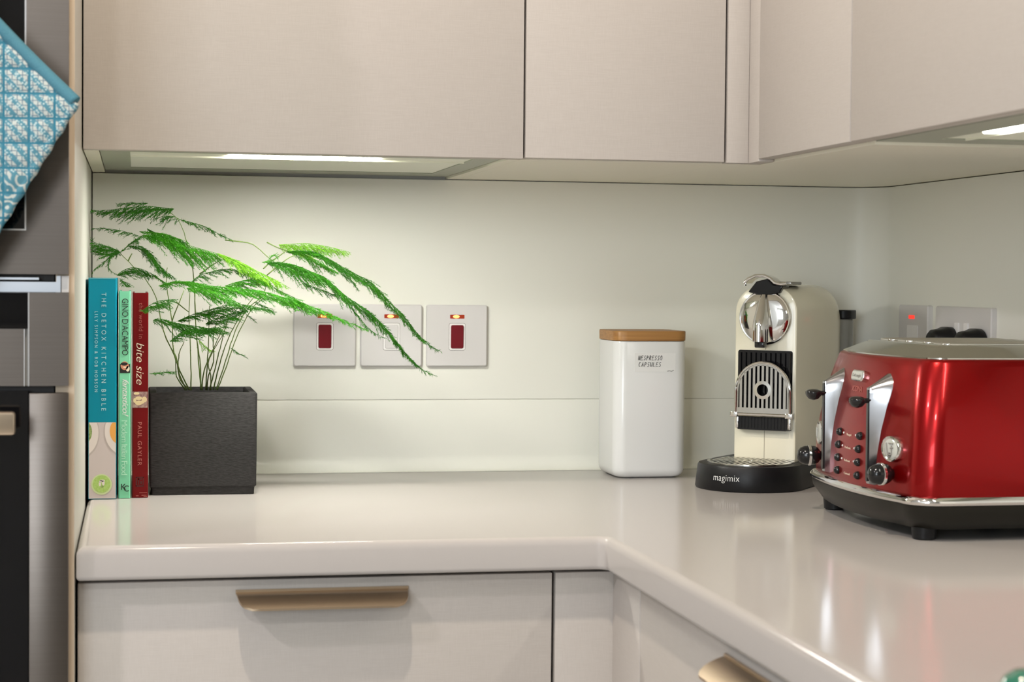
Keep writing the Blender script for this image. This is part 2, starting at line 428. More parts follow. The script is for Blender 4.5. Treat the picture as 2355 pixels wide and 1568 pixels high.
ZT = -T-0.0055
bc = thing('base_cabinet', 'cream base cabinet with wide drawer under the left worktop', 'cabinet', (0.25, -0.35, ZF), )
def loc_in(p, root): return (p[0]-root.location.x, p[1]-root.location.y, p[2]+Z0-root.location.z)
def wbox(x0, x1, y0, y1, z0, z1, root, bev=0.0):
    a = loc_in((x0, y0, z0), root); b = loc_in((x1, y1, z1), root)
    bm = bmesh.new(); box(bm, a[0], b[0], a[1], b[1], a[2], b[2], bev); return bm
obj('carcass', wbox(0.003, 0.492, -0.65, -0.01, ZF+0.1, -T-0.001, bc), M['dark'], bc)
dr = obj('drawer', wbox(0.0022, 0.4912, YF, -0.652, -0.42, ZT, bc, 0.0008), M['linen'], bc)
hp = pull('handle', dr, 0.178); hp.location = loc_in((0.2485, YF, -0.0522), bc)
obj('plinth', wbox(0.003, 0.492, -0.62, -0.60, ZF, ZF+0.0995, bc), M['linen'], bc)
obj('door', wbox(0.0022, 0.4912, YF, -0.652, ZF+0.12, -0.424, bc, 0.0008), M['linen'], bc)

cf = thing('corner_filler', 'plain cream corner post between the two runs of base units', 'filler panel', (0.52, -0.66, ZF))
a = loc_in((0, 0, 0), cf)
bm = bmesh.new(); box(bm, 0.495+a[0], XF+0.02+a[0], YF+a[1], -0.652+a[1], 0.0, ZT+a[2], 0.0008)
obj('back_strip', bm, M['linen'], cf)
bm = bmesh.new(); box(bm, XF+a[0], XF+0.02+a[0], -0.7785+a[1], YF-0.0004+a[1], 0.0, ZT+a[2], 0.0008)
obj('side_strip', bm, M['linen'], cf)

b2 = thing('base_cabinet', 'cream base cabinet of the right run, handle at the bottom edge', 'cabinet', (0.85, -1.1, ZF))
obj('carcass', wbox(XF+0.022, 1.12, -1.38, -0.785, ZF+0.1, -T-0.001, b2), M['dark'], b2)
d2 = obj('drawer', wbox(XF, XF+0.02, -1.379, -0.7815, -0.42, ZT, b2, 0.0008), M['linen'], b2)
hp = pull('handle', d2, 0.178); hp.rotation_euler = (0, 0, R(-90)); hp.location = loc_in((XF, -1.060-0.089, -0.0522), b2)
obj('plinth', wbox(XF+0.06, XF+0.08, -1.38, -0.785, ZF, ZF+0.0995, b2), M['linen'], b2)
obj('door', wbox(XF, XF+0.02, -1.379, -0.7815, ZF+0.12, -0.424, b2, 0.0008), M['linen'], b2)

# ------------------------------------------------------------------ wall units
HT = 1.22   # top of the wall units
w1 = thing('wall_cabinet', 'widest cream wall cabinet above the plant, light strip under it', 'cabinet', (0.25, -0.2, H))
bm = bmesh.new()
def wb(bm, x0, x1, y0, y1, z0, z1, root, bev=0.0):
    a = loc_in((x0, y0, z0), root); b = loc_in((x1, y1, z1), root); box(bm, a[0], b[0], a[1], b[1], a[2], b[2], bev)
wb(bm, 0.0012, 0.0172, -CF+0.0205, 0.0115, H, HT, w1)
wb(bm, 0.486, 0.4998, -CF+0.0205, 0.0115, H, HT, w1)
wb(bm, 0.0172, 0.486, -CF+0.0205, 0.0115, H+0.030, HT, w1)
obj('carcass', bm, M['cream'], w1)
bm = bmesh.new(); wb(bm, 0.0012, 0.4992, -CF, -CF+0.0195, H, HT, w1, 0.0008)
obj('door', bm, M['linen'], w1)

w2 = thing('wall_cabinet', 'narrow cream wall cabinet between the wide one and the corner', 'cabinet', (0.62, -0.2, H))
bm = bmesh.new(); wb(bm, 0.5002, 0.7445, -CF+0.0205, 0.0115, H, HT, w2); obj('carcass', bm, M['cream'], w2)
bm = bmesh.new(); wb(bm, 0.5018, 0.7430, -CF, -CF+0.0195, H+0.0012, HT, w2, 0.0008); obj('door', bm, M['linen'], w2)

w3 = thing('wall_cabinet', 'cream corner wall cabinet over the coffee machine, plain filler strip at its left', 'cabinet', (0.95, -0.4, H))
bm = bmesh.new(); wb(bm, 0.7447, XW+0.0115, -CF+0.0205, 0.0115, H, HT, w3); wb(bm, XU+0.0205, XW+0.0115, -0.7848, -CF+0.0205, H, HT, w3)
obj('carcass', bm, M['cream'], w3)
bm = bmesh.new(); wb(bm, 0.7462, XU, -CF, -CF+0.0195, H+0.0006, HT, w3, 0.0006); obj('filler_strip', bm, M['linen'], w3)
bm = bmesh.new(); wb(bm, XU+0.0003, XU+0.0195, -0.4990, -CF+0.0195, H+0.0006, HT, w3, 0.0004); obj('filler_strip', bm, M['linen'], w3)
bm = bmesh.new(); wb(bm, XU, XU+0.0195, -0.7830, -0.4998, H+0.0035, HT, w3, 0.0008); obj('door', bm, M['linen'], w3)

w4 = thing('wall_cabinet', 'cream wall cabinet at the top right above the toaster', 'cabinet', (0.95, -1.1, H))
bm = bmesh.new()
wb(bm, XU+0.0205, XW+0.0115, -0.8010, -0.7852, H, HT, w4); wb(bm, XU+0.0205, XW+0.0115, -1.385, -1.37, H, HT, w4)
wb(bm, XU+0.0205, XW+0.0115, -1.37, -0.8010, H+0.030, HT, w4)
obj('carcass', bm, M['cream'], w4)
bm = bmesh.new(); wb(bm, XU, XU+0.0195, -1.3840, -0.7865, H+0.0035, HT, w4, 0.0008); obj('door', bm, M['linen'], w4)

# recessed lights under two of the wall units
def under_light(label, x0, x1, y0, y1, border, strip, tube_m, z=H+0.003):
    t = thing('under_cabinet_light', label, 'light', ((x0+x1)/2, (y0+y1)/2, z), 0, 'recessed lights under the wall cabinets')
    cx, cy = (x0+x1)/2, (y0+y1)/2
    bx0, bx1, by0, by1 = border
    bm = bmesh.new()
    for a in ((x0, bx0, y0, y1), (bx1, x1, y0, y1), (bx0, bx1, y0, by0), (bx0, bx1, by1, y1)):
        box(bm, a[0]-cx, a[1]-cx, a[2]-cy, a[3]-cy, 0, 0.02)
    obj('frame', bm, M['frame_grey'], t)
    bm = bmesh.new(); box(bm, bx0-cx, bx1-cx, by0-cy, by1-cy, 0.0012, 0.018); obj('diffuser', bm, M['diffuser'], t)
    sx0, sx1, sy0, sy1 = strip
    bm = bmesh.new()
    w = (sx1-sx0), (sy1-sy0)
    prism(bm, rrect(w[0], w[1], min(w)*0.49, 6, (sx0+sx1)/2-cx, (sy0+sy1)/2-cy), lambda u, v, q: (u, v, q), 0.0002, 0.0012)
    obj('lit_tube', bm, M[tube_m], t)
    bm = bmesh.new()
    if w[0] > w[1]: box(bm, bx0-cx, bx1-cx, sy1+0.004-cy, sy1+0.006-cy, -0.0010, 0.0012)
    else: box(bm, sx1+0.004-cx, sx1+0.006-cx, by0-cy, by1-cy, -0.0010, 0.0012)
    obj('added_baffle', bm, M['diffuser'], t)  # added strip that shades the wall just below the unit
    return t
under_light('recessed light glowing under the widest wall cabinet, above the plant', 0.0180, 0.4852, -0.4425, -0.004,
            (0.052, 0.455, -0.385, -0.068), (0.165, 0.350, -0.352, -0.322), 'tube')
under_light('recessed light under the top right wall cabinet, above the toaster', XU+0.0215, XW-0.004, -1.369, -0.8020,
            (XU+0.07, XW-0.06, -1.32, -0.850), (XU+0.076, XU+0.092, -1.22, -0.925), 'tube_dim')

# ------------------------------------------------------------------ tall oven housing and ovens
oh = thing('oven_housing', 'tall cream cabinet side panel at the left end of the worktop', 'cabinet', (-0.3, -0.35, ZF))
def lb(root, name, m, boxes, bev=0.0, parent=None):
    bm = bmesh.new()
    for b in boxes: wb(bm, *b, root, bev)
    return obj(name, bm, m, parent or root)
sp = lb(oh, 'side_panel', M['side_panel'], [(-0.0185, -0.0004, -0.700, 0.0115, ZF, 1.38)])
lb(oh, 'side_panel', M['side_panel'], [(-0.618, -0.600, -0.700, 0.0115, ZF, 1.38)])
lb(oh, 'lit_front_edge', M['edge'], [(-0.0185, -0.0004, -0.7006, -0.7001, ZF, 1.38)])
lb(oh, 'carcass', M['dark'], [(-0.600, -0.0190, -0.02, 0.0115, ZF, 1.38), (-0.600, -0.0185, -0.55, -0.02, 0.96, 1.38), (-0.600, -0.0185, -0.55, -0.02, ZF, -0.45)])

YO = -0.7147
ov = thing('compact_oven', 'upper steel oven with black glass, half hidden by the pot holder', 'oven', (-0.3, -0.4, 0.262))
lb(ov, 'body', M['dark'], [(-0.598, -0.020, -0.7008, -0.06, 0.264, 0.70)])
lb(ov, 'door_frame', M['steel'], [(-0.0457, -0.0056, YO, -0.7012, 0.2705, 0.70), (-0.595, -0.5550, YO, -0.7012, 0.2705, 0.70),
                                 (-0.5550, -0.0457, YO, -0.7012, 0.2705, 0.3128), (-0.5550, -0.0457, YO, -0.7012, 0.66, 0.70)])
lb(ov, 'glass', M['glass_black'], [(-0.5535, -0.0472, YO+0.006, -0.7012, 0.3143, 0.6585)])
lb(ov, 'glass_trim', M['steel_bright'], [(-0.0472, -0.0458, YO-0.0004, -0.7012, 0.3129, 0.66), (-0.5550, -0.0472, YO-0.0004, -0.7012, 0.3129, 0.3143)])
lb(ov, 'vent_strip', M['alu'], [(-0.595, -0.0140, -0.706, -0.7012, 0.2530, 0.2630)])
bm = bmesh.new()
lb(ov, 'vent_end', M['switch'], [(-0.0125, -0.0056, -0.708, -0.7012, 0.2530, 0.2690)])
lb(ov, 'vent_end', M['alu'], [(-0.0175, -0.0135, -0.707, -0.7012, 0.2530, 0.2690)])
lb(ov, 'drip_seal', M['alu'], [(-0.595, -0.034, -0.7095, -0.7012, 0.2650, 0.2672)])
h = lb(ov, 'handle', M['oven_handle'], [(-0.55, -0.052, -0.762, -0.750, 0.592, 0.614)], 0.004)
lb(ov, 'handle_post', M['oven_handle'], [(-0.09, -0.07, -0.752, YO+0.001, 0.596, 0.610)], 0, h)
lb(ov, 'handle_post', M['oven_handle'], [(-0.53, -0.51, -0.752, YO+0.001, 0.596, 0.610)], 0, h)

lo = thing('built_in_oven', 'lower steel oven with control panel, black glass door and bar handle', 'oven', (-0.3, -0.4, -0.44))
lb(lo, 'body', M['dark'], [(-0.598, -0.020, -0.7008, -0.06, -0.44, 0.2500)])
cp = lb(lo, 'control_panel', M['steel'], [(-0.0428, -0.0056, YO, -0.7012, 0.1615, 0.2526), (-0.595, -0.0480, YO, -0.7012, 0.1615, 0.2172)])
lb(lo, 'display', M['glass_black'], [(-0.595, -0.0440, YO-0.0012, -0.7012, 0.2180, 0.2526)], 0.0008, cp)
lb(lo, 'panel_seam', M['steel_bright'], [(-0.0440, -0.0428, YO-0.0006, -0.7012, 0.1615, 0.2526), (-0.0480, -0.0470, YO-0.0004, -0.7012, 0.1615, 0.2172)], 0, cp)
lb(lo, 'panel_seam', M['switch_line'], [(-0.0470, -0.0440, YO+0.003, -0.7012, 0.1615, 0.2172)], 0, cp)
dd = lb(lo, 'door', M['glass_black'], [(-0.595, -0.0440, YO+0.004, -0.7012, -0.44, 0.1565)])
lb(lo, 'door_trim', M['steel'], [(-0.0432, -0.0056, YO, -0.7012, -0.44, 0.1545)], 0.0012, dd)
h = lb(lo, 'handle', M['oven_handle'], [(-0.55, -0.0535, -0.762, -0.748, 0.1170, 0.1395)], 0.003, dd)
lb(lo, 'handle_post', M['oven_handle'], [(-0.09, -0.07, -0.750, YO+0.0045, 0.121, 0.135)], 0, dd)
lb(lo, 'handle_post', M['oven_handle'], [(-0.53, -0.51, -0.750, YO+0.0045, 0.121, 0.135)], 0, dd)

# ------------------------------------------------------------------ quilted pot holder hanging over the upper oven
ph = thing('pot_holder', 'teal and white quilted pot holder hanging in front of the upper oven', 'pot holder', (-0.07, -0.772, 0.41))
corner = Vector((0.0722, 0, 0.023)); ea = Vector((-0.690, 0, 0.724)); eb = Vector((-0.515, 0, -0.857)); S = 0.20
N = 90
def pcol(s, t):
    p = corner + ea*(s*S) + eb*(t*S)
    r = 0.10   # the free edges sag a little
    p += Vector((0, 0, -0.004*math.sin(PI*s))) + eb*(0.003*math.sin(PI*t*3))*0
    return p
def thick(p, s, t):
    q = 0.0235
    a = abs(math.sin(PI*(p.x+0.064)/q)); b = abs(math.sin(PI*(p.z+0.0165)/q))
    e = min(s, 1-s, t, 1-t)
    k = min(1, e/0.06)
    return 0.0035 + 0.0045*k*(min(a, 1)*min(b, 1))**0.35
bm = bmesh.new()
F, Bk = [], []
for i in range(N+1):
    rf, rb = [], []
    for j in range(N+1):
        s, t = i/N, j/N; p = pcol(s, t); h = thick(p, s, t)
        y = 0.010*math.sin(2.2*s+1.4*t) + 0.004*math.sin(5*s-3*t)
        rf.append(bm.verts.new((p.x, y-h, p.z))); rb.append(bm.verts.new((p.x, y+h*0.8, p.z)))
    F.append(rf); Bk.append(rb)
for G in (F, Bk):
    for i in range(N):
        for j in range(N): bm.faces.new((G[i][j], G[i+1][j], G[i+1][j+1], G[i][j+1]))
for i in range(N):
    for a, b in (((i, 0), (i+1, 0)), ((i, N), (i+1, N)), ((0, i), (0, i+1)), ((N, i), (N, i+1))):
        bm.faces.new((F[a[0]][a[1]], F[b[0]][b[1]], Bk[b[0]][b[1]], Bk[a[0]][a[1]]))
obj('quilted_pad', bm, M['quilt'], ph, sharp=70)
def yat(s, t): return 0.010*math.sin(2.2*s+1.4*t) + 0.004*math.sin(5*s-3*t)
def bind(fn, r, m, wob=0.0):
    bm = bmesh.new(); pts = []; rad = []
    for k in range(61):
        s, t = fn(k/60); p = pcol(s, t); pts.append((p.x, yat(s, t), p.z)); rad.append(r*(1+wob*math.sin(k*0.9)))
    tube(bm, pts, rad, 10)
    return obj('binding', bm, m, ph, sharp=0)
bind(lambda q: (q, 0.0), 0.0068, M['binding'])
bind(lambda q: (0.0, q), 0.0048, M['quilt'], 0.14)
bind(lambda q: (1.0, q), 0.0062, M['binding'])
bind(lambda q: (q, 1.0), 0.0062, M['binding'])
bm = bmesh.new()
top = pcol(1, 0)
tube(bm, [(top.x, yat(1, 0), top.z), (top.x+0.010, 0.003, top.z+0.02), (top.x+0.010, 0.003, top.z+0.045), (top.x+0.005, 0.016, top.z+0.050), (top.x, 0.031, top.z+0.045), (top.x-0.008, 0.031, top.z+0.008), (top.x-0.010, 0.016, top.z-0.003), (top.x, yat(1, 0), top.z-0.01)], 0.003, 8)
obj('hanging_loop', bm, M['binding'], ph)

# ------------------------------------------------------------------ cook books
RD, UP = (0, 0, -1), (1, 0, 0)      # spine lettering reads downwards
def book(name, label, x0, x1, yf, h, depth, cover, top=None):
    t = thing(name, label, 'book', ((x0+x1)/2, yf, 0), 0, 'cook books beside the plant pot')
    w = (x1-x0); bm = bmesh.new(); c = 0.0026
    # cover: two boards and a softly rounded spine, one mesh
    pts = [(-w/2, depth), (-w/2, 0.0012), (-w/2+0.0012, 0), (w/2-0.0012, 0), (w/2, 0.0012), (w/2, depth), (w/2-c, depth), (w/2-c, c), (-w/2+c, c), (-w/2+c, depth)]
    prism(bm, pts, lambda u, v, q: (u, v, q), 0.0, h)
    obj('cover', bm, cover, t)
    bm = bmesh.new(); box(bm, -w/2+c, w/2-c, c, depth-0.004, 0.003, h-0.003); obj('pages', bm, M['pages'], t)
    return t, w
ye = 0.0003
# teal book: z of picture row v is (1147-v)*k
t1, w = book('cook_book', 'tall teal cook book with white lettering and food photos, against the panel', 0.0030, 0.0362, -0.2935, 0.2668, 0.205, M['teal'])
k1 = 0.2668/509; zv = lambda v: (1147-v)*k1; xu = lambda u: (u-235.5)*(0.0332/65)
bm = bmesh.new()
def flat(bm, x0, x1, z0, z1, y, mi):
    f = bm.faces.new([bm.verts.new(p) for p in ((x0, y, z0), (x1, y, z0), (x1, y, z1), (x0, y, z1))]); f.material_index = mi
flat(bm, -w/2+0.0006, w/2-0.0006, 0.0006, zv(970), -0.0003, 0)
cl = (-w/2+0.0007, w/2-0.0007, 0.001, zv(970.5))
disc(bm, xu(190), zv(996), -0.00040, 0.0200, 0.0290, cl, 2); disc(bm, xu(189.5), zv(994), -0.00050, 0.0190, 0.0275, cl, 1)
disc(bm, xu(197), zv(992), -0.00060, 0.0075, 0.0128, cl, 3)
disc(bm, xu(285), zv(992), -0.00040, 0.0240, 0.0300, cl, 2); disc(bm, xu(285.5), zv(990), -0.00050, 0.0228, 0.0285, cl, 1)
disc(bm, xu(279), zv(990), -0.00060, 0.0135, 0.0165, cl, 4)
disc(bm, xu(235.5), zv(1114.5), -0.00040, 0.0124, 0.0128, None, 2)
disc(bm, xu(234), zv(1113), -0.00050, 0.0122, 0.0125, None, 6); disc(bm, xu(234), zv(1112), -0.00060, 0.0104, 0.0106, None, 5)
for a, b, r1, r2 in ((233, 1106, .0024, .0012), (238, 1110, .0016, .003), (230, 1112, .0014, .0026), (236, 1104, .0028, .001)): disc(bm, xu(a), zv(b), -0.00070, r1, r2, None, 1)
disc(bm, xu(235), zv(1118), -0.00070, 0.0020, 0.0012, None, 3)
obj('food_picture', bm, [M['bookgrey'], M['plate'], M['plate_rim'], M['salad'], M['soup_o'], M['soup_g'], M['bowl_g']], t1, sharp=0)
text('title', 'THE DETOX KITCHEN BIBLE', M['ink_pale'], t1, (xu(233.3), -ye, zv(672)), RD, UP, 271*k1, 0.0054, 1.7, bold=-0.004)
text('author', 'LILY SIMPSON & ROB HOBSON', M['ink_pale'], t1, (xu(217.5), -ye, zv(715)), RD, UP, 185*k1, 0.0037, 1.6)
bm = bmesh.new(); flat(bm, -w/2+0.0008, w/2-0.0008, 0.2655, 0.2667, -0.0003, 0); obj('worn_edge', bm, M['teal_hi'], t1, sharp=0)

t2, w = book('cook_book', 'thin mint green cook book between the teal and the dark red one', 0.0386, 0.0528, -0.289, 0.2508, 0.190, M['mint'])
k2 = 0.2508/477; zv = lambda v: (1146-v)*k2; xu = lambda u: (u-285)*(0.0142/27)
text('author', "GINO D'ACAMPO", M['ink_black'], t2, (xu(279), -ye, zv(686)), RD, UP, 130*k2, 0.0074, 0.95, bold=-0.008)
bm = bmesh.new(); cl = (-w/2+0.0007, w/2-0.0006, zv(857), zv(832))
flat(bm, cl[0]+0.0008, cl[1], zv(857), zv(836), -0.0003, 0)
disc(bm, xu(285), zv(840), -0.0004, 0.0047, 0.0052, None, 1); disc(bm, xu(284), zv(836), -0.0005, 0.0042, 0.0020, None, 0)
disc(bm, xu(292), zv(847), -0.0004, 0.0022, 0.0035, cl, 2); disc(bm, xu(285.5), zv(843.5), -0.0005, 0.0020, 0.0008, None, 2)
obj('cover_photo', bm, [M['ink_black'], M['skin'], M['ink_cream']], t2, sharp=0)
text('title', 'fantastico!', M['ink_white'], t2, (xu(280.5), -ye, zv(871)), RD, UP, 86*k2, 0.0070, 0.9, shear=0.35)
text('subtitle', 'Modern Italian Food', M['ink_mint'], t2, (xu(278.5), -ye, zv(966)), RD, UP, 126*k2, 0.0068, 0.85)
text('emblem', 'K', M['ink_black'], t2, (xu(277.5), -ye, zv(1126)), (1, 0, 0), (0, 0, 1), 0.0060, 0.0072, 1.0)
text('emblem', 'C', M['ink_black'], t2, (xu(284), -ye, zv(1130)), (1, 0, 0), (0, 0, 1), 0.0058, 0.0072, 1.0)

t3, w = book('cook_book', 'dark red cook book beside the plant pot, white italic title', 0.0548, 0.0738, -0.2835, 0.2490, 0.185, M['red_book'])
k3 = 0.2490/471; zv = lambda v: (1145-v)*k3; xu = lambda u: (u-321.5)*(0.0190/37)
text('subtitle', 'the world in', M['ink_dim'], t3, (xu(318), -ye, zv(697)), RD, UP, 82*k3, 0.0052, 1.1)
text('title', 'bite size', M['ink_cream'], t3, (xu(312.5), -ye, zv(789)), RD, UP, 96*k3, 0.0092, 0.95, shear=0.25, bold=-0.012)
text('author', 'PAUL GAYLER', M['ink_rose'], t3, (xu(316), -ye, zv(971)), RD, UP, 100*k3, 0.0048, 1.15)
bm = bmesh.new(); flat(bm, xu(303.5), xu(338.5), zv(938), zv(901), -0.0003, 0)
for a, b, r1, r2 in ((318, 916, .004, .0022), (331, 919, .003, .0035), (318, 927, .0042, .0028), (309, 921, .0018, .003), (313, 905, .0034, .0016), (326, 925, .0026, .002)):
    disc(bm, xu(a), zv(b), -0.0004-0.00002*r1*1000, r1, r2, None, 1)
obj('cover_photo', bm, [M['nutbowl'], M['nut']], t3, sharp=0)
bm = bmesh.new()
for a in ((312, 314.5, 1097, 1119), (312, 330, 1097, 1099.5), (312, 330, 1117, 1119.5), (328, 330, 1097, 1119), (317, 326, 1101, 1104), (317, 319.5, 1101, 1115), (322, 326, 1107, 1114)): flat(bm, xu(a[0]), xu(a[1]), zv(a[3]), zv(a[2]), -0.0003, 0)
obj('emblem', bm, M['ink_maroon'], t3, sharp=0)
bm = bmesh.new()
for a in ((320, 338, 1133.5, 1134.7), (312, 318, 1140, 1141.5), (325, 337, 1139, 1140.2), (330, 338, 1142, 1143.5)): flat(bm, xu(a[0]), xu(a[1]), zv(a[3]), zv(a[2]), -0.0003, 0)
obj('worn_edge', bm, M['ink_rose'], t3, sharp=0)

# ------------------------------------------------------------------ fern in a dark square pot
fe = thing('potted_fern', 'feathery asparagus fern in a rough dark grey cube pot', 'potted plant', (0.141, -0.197, 0))
bm = bmesh.new()
hw = 0.0655; ph_ = 0.1262
def sq(w_, z, r): return [(x, y, z) for x, y in rrect(2*w_, 2*w_, r, 4)]
loft(bm, [sq(hw-0.0030, 0, 0.003), sq(hw-0.0026, 0.0085, 0.003), sq(hw-0.0004, 0.0105, 0.003), sq(hw, 0.05, 0.003), sq(hw+0.0004, ph_-0.0015, 0.003), sq(hw-0.0008, ph_, 0.0025),
          sq(hw-0.0082, ph_, 0.002), sq(hw-0.0092, ph_-0.0012, 0.002), sq(hw-0.0095, 0.100, 0.002)], True, True)
obj('pot', bm, M['pot'], fe, sharp=40)
bm = bmesh.new()
g = 16; vv = [[bm.verts.new((-0.0555+0.111*i/g, -0.0555+0.111*j/g, 0.106+random.uniform(0, 0.004))) for j in range(g+1)] for i in range(g+1)]
for i in range(g):
    for j in range(g): bm.faces.new((vv[i][j], vv[i+1][j], vv[i+1][j+1], vv[i][j+1]))
box(bm, -0.0555, 0.0555, -0.0555, 0.0555, 0.1005, 0.104)
obj('soil', bm, M['soil'], fe, sharp=0)
